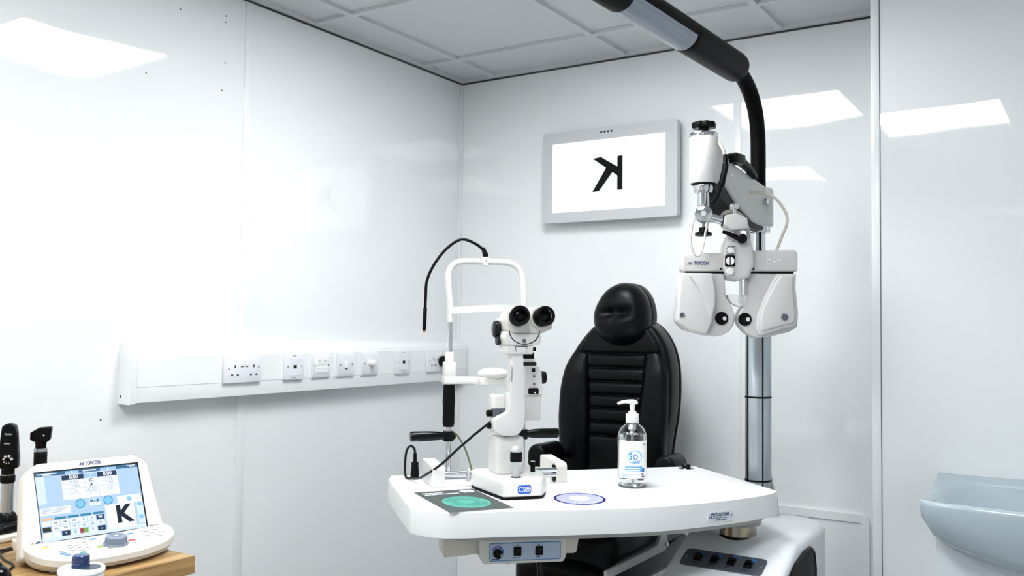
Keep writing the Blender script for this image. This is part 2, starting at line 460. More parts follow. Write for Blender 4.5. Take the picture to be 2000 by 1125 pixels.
p = plate_root('light_switch', 'white single rocker light switch on the trunking', -.758, 'switch'); plate(.086, p, curved=True)
done(MB().box(.009, .0155, -.0065, .0065, -.013, .012, bev=.0015, seg=2), 'rocker', M_wht, p)
done(MB().box(.0098, .0112, -.006, .006, -.0165, -.0135), 'rocker_mark', M_hole, p)
dot(p, -.0303, 0, m=M_steel, r=.0034); dot(p, .0303, 0, m=M_steel, r=.0034)
p = plate_root('dimmer_switch', 'white dimmer with protruding round knob on the trunking', -.629, 'switch'); plate(.086, p, curved=True)
done(MB().lathe([(.0115, 0), (.0115, .012), (.0105, .022), (.008, .024), (0, .0245)], (.010, 0, .002), (1, 0, 0)), 'knob', M_wht, p)
dot(p, -.0303, 0, m=M_steel, r=.003); dot(p, .0303, 0, m=M_steel, r=.003)

# ================================================================== wall monitor
mo = thing('wall_monitor', 'grey framed wall monitor showing a mirrored letter K', 'monitor', (.734, -.06, 1.66))
ol = rpoly([(-.287, 0), (.287, 0), (.287, .360), (-.287, .360)], .014, 5)
il = rpoly([(-.243, .040), (.240, .040), (.240, .314), (-.243, .314)], .003, 5)
t = MB(); n = len(ol)
V = [(x, 0, z) for x, z in ol]+[(x, 0, z) for x, z in il]+[(x, .03, z) for x, z in ol]+[(x, .006, z) for x, z in il]
F = [(i, (i+1) % n, n+(i+1) % n, n+i) for i in range(n)]+[(i, 2*n+i, 2*n+(i+1) % n, (i+1) % n) for i in range(n)]+[(n+i, n+(i+1) % n, 3*n+(i+1) % n, 3*n+i) for i in range(n)]
F.append(tuple(range(2*n, 3*n)))
t.sheet(V, F); fr = done(t, 'frame', M_mon, mo)
for k in range(4): done(MB().box(-.029+k*.0145, -.021+k*.0145, -.0006, .001, .338, .3455), 'sensor_mark', M_ink, fr)
done(MB().prism(rpoly([(-.235, .013), (-.19, .013), (-.19, .021), (-.235, .021)], .003), -.0006, .001, 'y'), 'badge', M_mon, fr)
done(MB().prism(rpoly([(.13, .013), (.235, .013), (.235, .023), (.13, .023)], .003), -.0006, .001, 'y'), 'badge', M_mon, fr)
sc = done(MB().box(-.243, .240, .005, .008, .040, .314), 'screen', M_screenw, mo)
kx = -.062+.0; 
K1 = [(.042, .113), (.064, .113), (.064, .244), (.042, .244)]
K2 = [(-.064, .242), (-.028, .246), (.043, .203), (.043, .168)]
K3 = [(-.065, .112), (-.036, .113), (.024, .186), (-.006, .202)]
t = MB()
for q in (K1, K2, K3): t.prism(q, .0046, .0050, 'y')
done(t, 'letter_k', M_ink, sc)
done(MB().box(-.12, .12, .03, .058, .10, .28), 'wall_bracket', M_dgrey, mo)
done(MB().box(-.24, .24, .03, .045, .03, .32, bev=.006), 'rear_housing', M_mon, mo)

# ================================================================== basin on the boxed wall
sk = thing('wash_basin', 'pale blue-grey glossy ceramic wash basin on the boxed wall', 'basin', (2.27, BY, .83))
t = MB(); NX = 28; hw = .345; secs = []
for i in range(NX+1):
    a = -1+2*i/NX; x = a*hw
    k = max(0, 1-abs(a)**2.6); ka = math.sqrt(max(0, 1-abs(a)**2.2))
    bow = -.33-.05*ka; zb = -.056-.105*ka
    bw = max(0, 1-(abs(a)/.93)**4)*.12
    secs.append([(x, 0, zb*.7), (x, -.10, zb), (x, bow+.06, zb+.004), (x, bow+.018, zb*.72-.004), (x, bow, -.012), (x, bow, -.004), (x, bow+.006, .0),
                 (x, bow+.016, .0), (x, bow+.035, -.008-bw*.35), (x, bow+.09, -.010-bw), (x, -.16, -.010-bw), (x, -.085, -.004-bw*.35), (x, -.07, .008), (x, -.03, .014), (x, -.016, .024), (x, -.004, .024), (x, 0, .020)])
m_ = len(secs[0]); V = [v for s_ in secs for v in s_]
F = [(i*m_+j, (i+1)*m_+j, (i+1)*m_+(j+1) % m_, i*m_+(j+1) % m_) for i in range(NX) for j in range(m_)]
F += [tuple(range(m_)), tuple(NX*m_+j for j in range(m_))]
t.sheet(V, F); done(t, 'bowl', M_ceram, sk, sharp=60)
done(MB().lathe([(.013, 0), (.013, .003), (.009, .003), (.009, .001), (0, .001)], (-.05, -.085, -.05), (0, -1, .2)), 'overflow_ring', M_chrome, sk)
cb = thing('vanity_cabinet', 'white vanity cabinet under the wash basin', 'cabinet', (2.27, BY, 0))
for a, b in ((-.320, -.304), (.304, .320)): done(MB().box(a, b, -.235, 0, .06, .728), 'side_panel', M_cab, cb)
done(MB().box(-.304, .304, -.235, 0, .06, .08), 'bottom_panel', M_cab, cb)
done(MB().box(-.304, .304, -.012, 0, .08, .60), 'back_panel', M_cab, cb)
for a, b in ((-.319, -.002), (.002, .319)):
    d = done(MB().box(a, b, -.253, -.236, .07, .565, bev=.002, seg=2), 'door', M_cab, cb)
    hx = b-.03 if a < 0 else a+.03
    done(MB().cyl((hx, -.262, .48), (hx, -.262, .36), .005), 'handle', M_chrome, d)
crv = [(-.319+.638*k/24) for k in range(25)]
done(MB().prism([(-.319, .573), (.319, .573)]+[(x, .83-.056-.105*math.sqrt(max(0, 1-abs(x/.345)**2.2))-.008) for x in reversed(crv)], -.253, -.236, 'y'), 'top_rail', M_cab, cb)
done(MB().box(-.30, .30, -.20, 0, 0, .06), 'plinth', M_cab, cb)

# ================================================================== treatment unit: base, column
un = thing('instrument_unit', 'white floor-standing instrument unit with aluminium column and switch panel', 'unit', (1.5, -.62, 0))
def unit_body():
    t = bmesh.new()
    plan = rpoly([(-.138, -.44), (.160, -.44), (.160, .20), (-.138, .20)], [.06, .06, .20, .14], 8)
    A = [t.verts.new((x, y, 0)) for x, y in plan]; B_ = [t.verts.new((x, y, .705)) for x, y in plan]; n = len(plan)
    t.faces.new(A); t.faces.new(B_)
    for i in range(n): t.faces.new((A[i], A[(i+1) % n], B_[(i+1) % n], B_[i]))
    bmesh.ops.bisect_plane(t, geom=t.verts[:]+t.edges[:]+t.faces[:], dist=1e-5, plane_co=(0, -.19, .705), plane_no=(0, -.4, 1), clear_outer=True)
    bmesh.ops.contextual_create(t, geom=[e for e in t.edges if e.is_boundary])
    mb = MB(); mb._add(t, bev=.022, seg=4, ang=18); return mb
done(unit_body(), 'body', M_unit, un)
sidec = rpoly([(-.03, .03), (-.03, .615), (-.045, .662), (-.085, .680), (-.145, .679), (-.225, .664), (-.30, .634), (-.36, .58), (-.40, .45), (-.40, .03)], [.01, .03, .03, .03, .05, .06, .05, .05, .05, .01], 5)
done(MB().prism(sidec, .135, .1635, 'x', bev=.003, seg=2), 'side_cover', M_side, un)
edge = [(.1625, a, b) for a, b in sidec]
done(MB().tube(edge, .0035, n=8, smooth=False, closed=True), 'cover_edge', M_black, un)
# switch plate on the sloping front: tilted frame
sl = math.atan2(.4, 1)
TP = Matrix.Translation((0, -.298, .662)) @ Matrix.Rotation(sl, 4, 'X')
def unit_plate():
    pl_ = done(MB().prism(rpoly([(-.104, -.036), (.108, -.036), (.108, .035), (-.104, .035)], .014, 5), -.006, .0022, 'z', bev=.0008, seg=1, M=TP), 'switch_plate', M_panelplate, un)
    for k in range(4):
        x = -.063+k*.0435
        s_ = done(MB().box(x-.010, x+.010, -.013, .012, .002, .0075, bev=.001, seg=1, M=TP), 'rocker_switch', M_black, pl_)
        done(MB().box(x-.007, x+.007, .0, .010, .007, .0115, bev=.001, seg=1, M=TP), 'rocker', M_blackg, s_)
        done(dashes(MB(), TP @ Matrix.Translation((x-.004, -.0215, .0021)), [.016, .028, .013, .015][k], .0022), 'print_line', M_ink, pl_)
    for k, sh in enumerate(('chair', 'disc', 'lamp', 'person')):
        t = MB()
        x = -.056+k*.0435; q = TP @ Matrix.Translation((x, .0215, .0024))
        if sh == 'chair': t.prism([(-.006, -.005), (.004, -.005), (.004, -.002), (-.002, -.002), (-.003, .006), (-.006, .006)], 0, .0004, 'z', M=q)
        elif sh == 'disc': t.prism(circle(0, 0, .0065, 20), 0, .0004, 'z', M=q)
        elif sh == 'lamp': t.tube([(-.010, .003, 0), (0, .006, 0), (.008, .004, 0), (.010, -.004, 0)], .0012, n=6, M=q)
        else: t.prism([(-.010, -.005), (.008, -.005), (.009, .001), (.005, .006), (.001, .002), (-.004, .007), (-.008, .003)], 0, .0004, 'z', M=q)
        done(t, 'pictogram', M_blue, pl_)
    for x in (-.095, .099): done(MB().cyl((x, -.001, .002), (x, -.001, .0038), .004, n=14, M=TP), 'screw', M_chrome, pl_)
unit_plate()
cxl, cyl_ = -.045, .135        # column axis in unit coordinates
done(MB().lathe([(.056, 0), (.056, .012), (.054, .06), (.050, .074), (.042, .078)], (cxl, cyl_, .697), n=40), 'column_collar', M_unit, un)
col = done(MB().lathe([(.0370, 0), (.0370, .70), (.034, .704)], (cxl, cyl_, .74), n=48), 'column', M_alu, un)
va = math.atan2(-3.155+.485, 2.298-1.455)
for da in (.36, -.93, 1.8, 3.2):
    a = va+da; x, y = cxl+.0368*math.cos(a), cyl_+.0368*math.sin(a)
    done(MB().box(-.0012, .0012, -.0022, .0022, .741, 1.439, M=Matrix.Translation((x, y, 0)) @ Matrix.Rotation(a, 4, 'Z')), 'groove_strip', M_rub, col)
for z in (1.049, .805): done(MB().lathe([(.0365, 0), (.0388, .001), (.0388, .005), (.0365, .006)], (cxl, cyl_, z-.003), n=40, loop=True), 'band', M_rub, col)
ic = done(MB().cyl((cxl, cyl_, 1.44), (cxl, cyl_, 1.545), .0215, n=32), 'inner_column', M_chrome, un)
done(MB().box(-.001, .002, -.0035, .0035, 1.445, 1.54, M=Matrix.Translation((cxl+.0215*math.cos(va+.25), cyl_+.0215*math.sin(va+.25), 0)) @ Matrix.Rotation(va+.25, 4, 'Z')), 'key_slot', M_rub, ic)
done(MB().lathe([(.033, 0), (.0355, .002), (.0355, .022), (.033, .024)], (cxl, cyl_, 1.535), n=36), 'top_collar', M_chrome, un)
done(MB().tube([(-.022, .163, .83), (-.014, .164, .79), (-.002, .165, .75), (.002, .163, .70)], .006), 'cable', M_cabw, un)

# overhead lamp on a bent tube
la = thing('overhead_lamp', 'black tubular overhead lamp on a curved black arm above the column', 'lamp', (1.455, -.485, 1.56))
done(MB().tube([(0, 0, .111), (0, 0, .15), (0, 0, .20), (.0, -.004, .27), (-.001, -.022, .335), (-.005, -.062, .390), (-.010, -.115, .423), (-.014, -.17, .436)], .0225, n=20, sub=5), 'bent_arm', M_lamp, la)
AX = Vector((-.045, -.999, 0)).normalized()
L0 = Vector((-.014, -.158, .440))
lh = done(MB().lathe([(.024, -.004), (.036, -.004), (.041, .004), (.0425, .016), (.0425, .36), (.0425, .345)], L0, AX, n=40), 'housing', M_lamp, la)
# lens section: black upper shell and ribbed lower lens
def arc_shell(mb, L, a0, a1, r, ri, h0, h1, n=18):
    q = Vector((0, 0, 1)); side = AX.cross(q).normalized(); pts = []
    for k in range(n+1):
        a = a0+(a1-a0)*k/n; pts.append((math.sin(a), -math.cos(a)))
    V = []
    for rr in (r, ri):
        for h in (h0, h1):
            for s_, c_ in pts: V.append(L+AX*h+side*(s_*rr)+q*(c_*rr))
    m = n+1; F = []
    for k in range(n):
        F += [(k, k+1, m+k+1, m+k), (2*m+k, 2*m+k+1, 3*m+k+1, 3*m+k), (k, k+1, 2*m+k+1, 2*m+k), (m+k, m+k+1, 3*m+k+1, 3*m+k)]
    F += [(0, m, 3*m, 2*m), (n, m+n, 3*m+n, 2*m+n)]
    mb.sheet(V, F)
t = MB(); arc_shell(t, L0, .62, 2*PI-1.35, .0425, .034, .359, .70); done(t, 'lens_shell', M_lamp, la)
t = MB()
for k in range(10): 
    a0 = -1.33+k*.193; arc_shell(t, L0, a0, a0+.186, .0425, .0395, .361, .698, 3)
done(t, 'ribbed_lens', M_diff, la)
t = MB(); arc_shell(t, L0, -1.35, .62, .037, .034, .361, .698); done(t, 'reflector', M_silver, la)
done(MB().lathe([(.0425, .70), (.0425, .90), (.039, .915), (.03, .92), (0, .921)], L0, AX, n=40), 'end_section', M_lamp, la)

# phoropter arm
AO = Vector((1.406, -.807, 0)); aang = math.atan2(.989, .15)
ar = thing('phoropter_mount', 'light grey swinging phoropter arm with white cylinder and chrome joint', 'arm', (1.406, -.807, 1.324), aang)
# local x runs from the cylinder to the column, local -y faces the camera side
pl_ = [(.0, .43), (.04, .42), (.075, .398), (.13, .381), (.246, .358), (.325, .343), (.345, .335), (.345, .232), (.27, .228), (.225, .235), (.126, .275), (.05, .325), (.0, .33)]
done(MB().prism(pl_, -.036, .036, 'y', bev=.006), 'side_shell', M_armw, ar)
done(MB().prism([(.03, .345), (.05, .325), (.126, .275), (.225, .235), (.30, .228), (.30, .218), (.20, .221), (.115, .243), (.01, .298), (.0, .315)], -.030, .030, 'y', bev=.003), 'lower_link', M_dgrey, ar)
done(MB().lathe([(.040, .232), (.044, .236), (.044, .335), (.040, .345), (.025, .347)], (.326, 0, 0), n=36), 'column_hub', M_armw, ar)
done(MB().lathe([(.011, 0), (.011, .008), (.009, .011), (0, .011)], (.292, -.036, .30), (0, -1, 0), n=6), 'pivot_bolt', M_chrome, ar)
done(MB().cyl((.085, -.0355, .352), (.085, -.038, .352), .005, n=14), 'screw', M_chrome, ar)
done(MB().prism(rpoly([(.085, .385), (.085, .408), (.15, .406), (.19, .392), (.225, .368), (.218, .356), (.18, .375), (.14, .385)], .006), -.050, -.028, 'y', bev=.005), 'grip_handle', M_black, ar)
done(MB().box(.075, .13, -.06, -.03, .385, .412, bev=.005), 'cable_clip', M_black, ar)
cy_ = done(MB().lathe([(.037, .320), (.0385, .322), (.0385, .445), (.037, .447)], n=40), 'white_cylinder', M_wht2, ar)
done(MB().lathe([(.0375, .446), (.038, .448), (.038, .456), (.036, .459), (.0, .459)], n=40), 'chrome_ring', M_chrome, cy_)
done(MB().cyl((0, 0, .458), (0, 0, .474), .0135), 'knob_stem', M_black, cy_)
st = []
for k in range(64):
    a = 2*PI*k/64; r = .0315+.0022*math.cos(8*a); st.append((r*math.cos(a), r*math.sin(a)))
done(MB().prism(st, .472, .489, 'z', bev=.004, seg=2, ang=60), 'star_knob', M_black, cy_)
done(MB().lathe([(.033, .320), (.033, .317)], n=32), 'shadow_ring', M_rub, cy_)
done(MB().lathe([(.027, .318), (.0275, .316), (.0275, .303), (.0245, .295)], n=36), 'lower_collar', M_chrome, ar)
done(MB().cyl((0, 0, .297), (0, 0, .25), .0165, n=32), 'shaft', M_chrome, ar)
cdir = Vector((2.298-1.406, -3.155+.807, 0)).normalized(); ca = math.atan2(cdir.y, cdir.x)-aang
jd = Vector((math.cos(ca), math.sin(ca), 0)); js = Vector((-jd.y, jd.x, 0))
done(MB().cyl(jd*.032+Vector((-.000, 0, .235)), jd*-.022+Vector((0, 0, .235)), .0240, n=36, bev=.003), 'joint', M_chrome, ar)
done(MB().cyl(jd*.0325+Vector((0, 0, .235)), jd*.0335+Vector((0, 0, .235)), .007, n=24), 'joint_screw', M_silver, ar)
done(MB().cyl((0, 0, .215), (0, 0, .196), .004), 'lock_stem', M_silver, ar)
t = MB().lathe([(.0, .176), (.018, .176), (.023, .179), (.023, .185), (.013, .189), (.012, .200), (0, .2005)], n=30); done(t, 'lock_knob', M_black, ar)
# white lead looping beside the cylinder and connector
L = lambda a, b, c: js*a+jd*b+Vector((0, 0, c))
done(MB().tube([L(.032, .0, .425), L(.042, .02, .424), L(.052, .03, .405), L(.056, .035, .385)], .0045), 'lead', M_cabw, ar)
done(MB().tube([L(.057, .036, .392), L(.057, .038, .36), L(.052, .04, .335), L(.047, .04, .31), L(.038, .035, .285), L(.024, .03, .262)], lambda q: .0085 if .15 < q < .62 else .0062), 'connector', M_black, ar)

# phoropter
PO = (1.471, -.716, 1.324); pang = math.atan2(.469, .883)
ph = thing('phoropter', 'light grey motorised phoropter with two lens modules hanging from the arm', 'phoropter', PO, pang)
hd = rpoly([(-.048, .092), (-.043, .158), (-.030, .186), (.012, .184), (.032, .150), (.036, .100), (.022, .066), (-.005, .056), (-.035, .062)], .012, 4)
done(MB().prism(hd, -.060, .035, 'y', bev=.010, seg=3, ang=60), 'centre_housing', M_gplas, ph)
done(MB().prism(rpoly([(-.158, .082), (-.020, .082), (-.020, .134), (-.156, .131)], .008), -.038, .035, 'y', bev=.006), 'left_bar', M_gplas, ph)
rb = done(MB().prism(rpoly([(.005, .083), (.1535, .083), (.1535, .133), (.146, .142), (.005, .139)], .006), -.038, .035, 'y', bev=.006), 'right_bar', M_gplas, ph)
for a, b in ((-.145, -.04), (.02, .145)): done(MB().box(a, b, -.025, .03, .074, .084), 'slide_plate', M_black, ph)
for x in (-.052, -.044, .026, .035): done(MB().cyl((x, -.036, .089), (x, -.0395, .089), .0032, n=12), 'pin_hole', M_black, ph)
for side_ in ('l', 'r'):
    if side_ == 'l':
        sil = rpoly([(-.160, .077), (-.040, .077), (-.037, .012), (-.022, -.008), (-.0125, -.036), (-.0135, -.058), (-.026, -.080), (-.046, -.092), (-.070, -.096), (-.095, -.093), (-.148, -.079), (-.172, -.056)], [.006, .008, .02, .02, .02, .02, .02, .02, .02, .02, .02, .012], 4)
        cov = rpoly([(-.160, .076), (-.074, .076), (-.066, .030), (-.066, -.010), (-.076, -.055), (-.092, -.090), (-.140, -.078), (-.171, -.055)], [.006, .01, .03, .03, .03, .012, .03, .012], 4)
        crest = rpoly([(-.144, .074), (-.078, .074), (-.070, .030), (-.070, -.010), (-.080, -.052), (-.090, -.030), (-.108, .022), (-.128, .056)], [.01, .01, .02, .02, .008, .03, .03, .01], 4)
        apx, hole, hr = (-.0485, -.046), (-.157, -.038), .0085
        ex = None
    else:
        sil = rpoly([(.024, .078), (.150, .077), (.150, .040), (.157, -.030), (.154, -.068), (.132, -.081), (.090, -.092), (.045, -.098), (.020, -.086), (.002, -.066), (-.004, -.046), (.003, -.024), (.016, -.006), (.023, .020)], [.008, .006, .03, .03, .012, .02, .03, .02, .02, .02, .02, .02, .02, .02], 4)
        cov = rpoly([(.096, .076), (.147, .076), (.144, .040), (.150, -.030), (.147, -.062), (.100, -.076), (.048, -.094), (.040, -.065), (.046, -.03), (.062, .012), (.080, .048)], [.012, .006, .03, .03, .012, .03, .01, .02, .03, .03, .03], 4)
        crest = rpoly([(.104, .072), (.140, .072), (.137, .03), (.143, -.03), (.141, -.056), (.098, -.068), (.054, -.082), (.048, -.058), (.055, -.022), (.07, .014), (.088, .048)], [.01]*11, 4)
        apx, hole, hr = (.014, -.048), (.115, -.042), .0115
    mo_ = done(MB().prism(sil, -.030, .045, 'y', bev=.008, seg=3, ang=60), 'lens_module', M_gplas, ph)
    done(MB().prism(cov, -.054, -.024, 'y', bev=.009, seg=3, ang=60), 'front_cover', M_gplas, mo_)
    done(MB().prism(crest, -.060, -.045, 'y', bev=.006, seg=3, ang=60), 'raised_crest', M_gplas, mo_)
    x, z = apx
    done(MB().lathe([(.0176, 0), (.0176, .0035), (.0162, .0040), (.0154, .0020), (.0130, .0018), (.0126, .0012), (.0100, .0010), (0, .0009)], (x, -.030, z), (0, -1, 0), n=36), 'aperture', M_rub, mo_)
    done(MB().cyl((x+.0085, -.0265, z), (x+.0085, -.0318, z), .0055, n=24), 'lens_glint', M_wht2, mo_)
    hx, hz = hole
    done(MB().lathe([(hr, 0), (hr, .002), (hr*.8, .0024), (hr*.7, -.004), (0, -.004)], (hx, -.0585 if side_ == 'r' else -.0535, hz), (0, -1, 0), n=28), 'side_port', M_chrome if side_ == 'r' else M_silver, mo_)
    done(MB().cyl((hx, -.050 if side_ == 'r' else -.045, hz), (hx, -.0622 if side_ == 'r' else -.0560, hz), hr*.72, n=24), 'port_lens', M_panelplate, mo_)
# nose rod and forehead rest
done(MB().cyl((.0, -.045, .062), (.001, -.045, -.002), .0042, n=16), 'near_point_rod', M_silver, ph)
done(MB().prism(rpoly([(-.036, .022), (.03, .018), (.026, -.012), (.0, -.014), (-.022, -.004)], .010, 4), -.02, .01, 'y', bev=.004), 'forehead_rest', M_wht, ph)
done(MB().prism(rpoly([(-.005, .012), (.007, .012), (.007, -.004), (-.005, -.004)], .004), -.052, -.04, 'y', bev=.001), 'rod_clip', M_silver, ph)
# level window, knobs, lever
done(MB().box(-.043, -.017, -.067, -.055, .127, .149, bev=.003), 'index_block', M_chrome, ph)
done(MB().lathe([(.008, 0), (.008, .008), (.007, .0095), (0, .010)], (-.031, -.064, .137), (0, -1, 0), n=24), 'tilt_knob', M_wht2, ph)
lw = done(MB().box(-.044, -.018, -.066, -.055, .094, .124, bev=.002), 'level_window', M_black, ph)
for sg in (-1, 1):
    hp = [(-.031+sg*.0015, .1195)]+[(-.031+sg*(.0015+.0095*math.sin(PI*k/10)), .1085+.011*math.cos(PI*k/10)) for k in range(11)]+[(-.031+sg*.0015, .0975)]
    done(MB().prism(hp, -.0672, -.0655, 'y'), 'level_disc', M_wht, lw)
done(MB().lathe([(.010, 0), (.010, .008), (.008, .011), (0, .0115)], (-.031, -.06, .080), (0, -1, 0), n=28), 'centre_knob', M_wht2, ph)
done(MB().tube([(-.053, -.075, .187), (-.035, -.075, .180), (-.015, -.072, .172), (.0, -.066, .168)], lambda q: .0045+.004*q, n=12), 'clamp_lever', M_black, ph)
done(MB().cyl((.0, -.056, .168), (.0, -.080, .168), .0125, n=24, bev=.002), 'lever_hub', M_black, ph)
done(MB().lathe([(.012, 0), (.012, .005), (.010, .006), (0, .004)], (-.028, -.055, .172), (0, -1, .1), n=24), 'lever_recess', M_gplas, ph)
# swivel block above, chrome rail and thumbscrew
done(MB().prism(rpoly([(-.050, .205), (-.046, .232), (-.018, .238), (.014, .224), (.016, .196), (-.010, .192), (-.030, .190)], .006), -.075, -.010, 'y', bev=.006), 'swivel_block', M_gplas, ph)
done(MB().cyl((-.010, -.045, .178), (-.010, -.045, .200), .0095, n=24), 'swivel_neck', M_silver, ph)
done(MB().cyl((-.098, -.062, .231), (-.036, -.052, .216), .0125, n=24), 'rail', M_chrome, ph)
done(MB().lathe([(.0145, 0), (.016, .002), (.016, .006), (.0145, .008)], (-.044, -.0535, .2185), (-.98, -.14, .2), n=24), 'rail_ring', M_blackg, ph)
ts = done(MB().lathe([(.0045, 0), (.0045, .018), (.0115, .0185), (.012, .020), (.012, .031), (.0105, .0325), (0, .033)], (-.017, -.045, .234), n=30), 'thumbscrew', M_chrome, ph)
# leads
done(MB().tube([(-.128, -.078, .222), (-.136, -.085, .19), (-.138, -.088, .155), (-.131, -.09, .128), (-.121, -.09, .119), (-.111, -.088, .127), (-.103, -.082, .155), (-.097, -.076, .19), (-.088, -.07, .214)], .0028, n=8), 'loop_lead', M_cabw, ph)
done(MB().tube([(-.055, -.03, .226), (-.035, -.015, .247), (-.01, .0, .250), (.015, .01, .236), (.028, .01, .205), (.030, .0, .170), (.028, -.01, .150)], .0055, n=10), 'hose', M_cabw, ph)
done(MB().tube([(.028, .12, .320), (.060, .09, .318), (.105, .06, .302), (.135, .045, .262), (.140, .03, .225), (.122, .02, .180), (.105, .01, .139)], .0042, n=10), 'outer_lead', M_cabw, ph)
# lettering
def four_bars(t, M, s):                      # small slanted logo mark
    for k in range(2):
        for j in range(2):
            x, y = k*.9*s+j*.25*s, j*.55*s
            t.prism([(x-.45*s, y), (x+.15*s, y), (x+.45*s, y+.42*s), (x-.15*s, y+.42*s)], 0, .0004, 'z', M=M)
t = MB(); q = face_m(None, -.104, -.0383, .1035, '-y'); t.text('TOPCON', .0135, q, bold=.0004, fit=.040); four_bars(t, face_m(None, -.140, -.0383, .0995, '-y'), .0072)
done(t, 'maker_name', M_navy, ph)
bd = done(MB().prism(circle(.091, .110, .020, 32, .0068), -.0392, -.037, 'y', bev=.0006, seg=1), 'badge', M_wht, rb)
done(MB().prism(circle(.091, .110, .018, 32, .0052), -.0396, -.039, 'y'), 'badge_field', M_inkgrey, bd)
done(MB().text('CV-5000PRO', .0085, face_m(None, .091, -.0398, .110, '-y'), bold=.0003, fit=.030), 'badge_lettering', M_white_ink, bd)

# ================================================================== exam chair
ch = thing('exam_chair', 'black leather examination chair with ribbed backrest and round headrest', 'chair', (.93, -.33, 0))
X = lambda x: x-.93
outl = [(X(.70), .62), (X(.695), .80), (X(.690), .93), (X(.697), 1.01), (X(.712), 1.09), (X(.748), 1.165), (X(.785), 1.215), (X(.835), 1.262), (X(.90), 1.285), (X(.985), 1.285), (X(1.04), 1.262), (X(1.082), 1.215), (X(1.108), 1.15), (X(1.116), 1.07), (X(1.112), .97), (X(1.098), .88), (X(1.085), .78), (X(1.08), .62)]
ol2 = [tuple(v) for v in spline([(a, b) for a, b in outl], 3, True)]
done(MB().prism(ol2, -.012, .080, 'y', bev=.020, seg=4, ang=70), 'backrest_shell', M_leather, ch)
done(MB().prism([(X(.93)+(a-X(.93))*.985, .95+(b-.95)*.99) for a, b in ol2], .083, .098, 'y', bev=.006, seg=2, ang=70), 'back_panel', M_leather, ch)
# side bolsters and shoulder yoke
def sect(path, rs, name):
    P = [Vector(p) for p in path]
    def rad(q):
        f = q*(len(rs)-1); i = min(int(f), len(rs)-2); k = f-i
        a, b = rs[i], rs[i+1]; return (a[0]*(1-k)+b[0]*k, a[1]*(1-k)+b[1]*k)
    t = bmesh.new(); S = spline(P, 6); N = len(S); n = 16; rings = []
    for i, p in enumerate(S):
        d = (S[min(i+1, N-1)]-S[max(i-1, 0)]).normalized(); sd = Vector((d.z, 0, -d.x)).normalized(); w, h = rad(i/(N-1))
        rings.append([t.verts.new(p+sd*w*math.copysign(abs(math.cos(2*PI*k/n))**.7, math.cos(2*PI*k/n))+Vector((0, 1, 0))*h*math.copysign(abs(math.sin(2*PI*k/n))**.8, math.sin(2*PI*k/n))) for k in range(n)])
    for a, b in zip(rings, rings[1:]):
        for k in range(n): t.faces.new((a[k], a[(k+1) % n], b[(k+1) % n], b[k]))
    t.faces.new(rings[0]); t.faces.new(rings[-1])
    mb = MB(); mb._add(t); done(mb, name, M_leather, ch)
sect([(X(.757), -.004, .64), (X(.757), -.006, .80), (X(.757), -.008, .93), (X(.760), -.008, 1.03), (X(.768), -.006, 1.10), (X(.785), 0, 1.162)], [(.052, .034), (.056, .038), (.060, .040), (.056, .040), (.047, .036), (.028, .022)], 'side_bolster')
sect([(X(1.045), -.004, .64), (X(1.045), -.006, .80), (X(1.055), -.008, .93), (X(1.064), -.008, 1.03), (X(1.066), -.006, 1.10), (X(1.050), 0, 1.168)], [(.046, .034), (.050, .038), (.050, .040), (.046, .040), (.042, .036), (.026, .022)], 'side_bolster')
yoke = [tuple(v) for v in spline([(X(.782), 1.166), (X(.80), 1.205), (X(.84), 1.25), (X(.90), 1.275), (X(.985), 1.275), (X(1.035), 1.25), (X(1.068), 1.205), (X(1.075), 1.168), (X(1.0), 1.164), (X(.86), 1.163)], 3, True)]
done(MB().prism(yoke, -.030, .02, 'y', bev=.014, seg=4, ang=60), 'shoulder_yoke', M_leather, ch)
zt = [1.161, 1.112, 1.064, 1.019, .973, .925, .880, .62]
xl = [.812, .813, .816, .818, .819, .821, .821, .821]; xr = [1.034, 1.030, 1.026, 1.018, 1.010, 1.004, .998, .99]
for k in range(7):
    q = [(X(xl[k+1]), zt[k+1]+.002), (X(xr[k+1]), zt[k+1]+.002), (X(xr[k]), zt[k]-.002), (X(xl[k]), zt[k]-.002)]
    done(MB().prism(q, -.030, .02, 'y', bev=.012, seg=4, ang=30), 'backrest_roll', M_leather, ch)
# headrest with its pressed crease
hl = [tuple(v) for v in spline([(X(.842), 1.290), (X(.853), 1.328), (X(.885), 1.374), (X(.925), 1.398), (X(.962), 1.402), (X(1.002), 1.388), (X(1.032), 1.350), (X(1.045), 1.297), (X(1.040), 1.250), (X(1.02), 1.215), (X(.985), 1.193), (X(.945), 1.186), (X(.902), 1.194), (X(.865), 1.218), (X(.846), 1.252)], 3, True)]
def dent(c):
    if c.y < -.02:
        z0 = 1.298+.10*max(0, c.x-X(.935))**1.0*.3
        a = math.exp(-((c.z-z0)/.015)**2)*max(0, 1-((c.x-X(.945))/.068)**2)
        c = Vector((c.x, c.y+.026*a, c.z))
    return c
done(MB().pillow(hl, -.088, -.015, .055, n=22, p=.62, push=dent), 'headrest', M_leather, ch)
done(MB().prism([(X(.945)+(a-X(.945))*1.0, 1.295+(b-1.295)*1.0) for a, b in hl], -.002, .050, 'y', bev=.012, seg=3, ang=60), 'headrest_back', M_leather, ch)
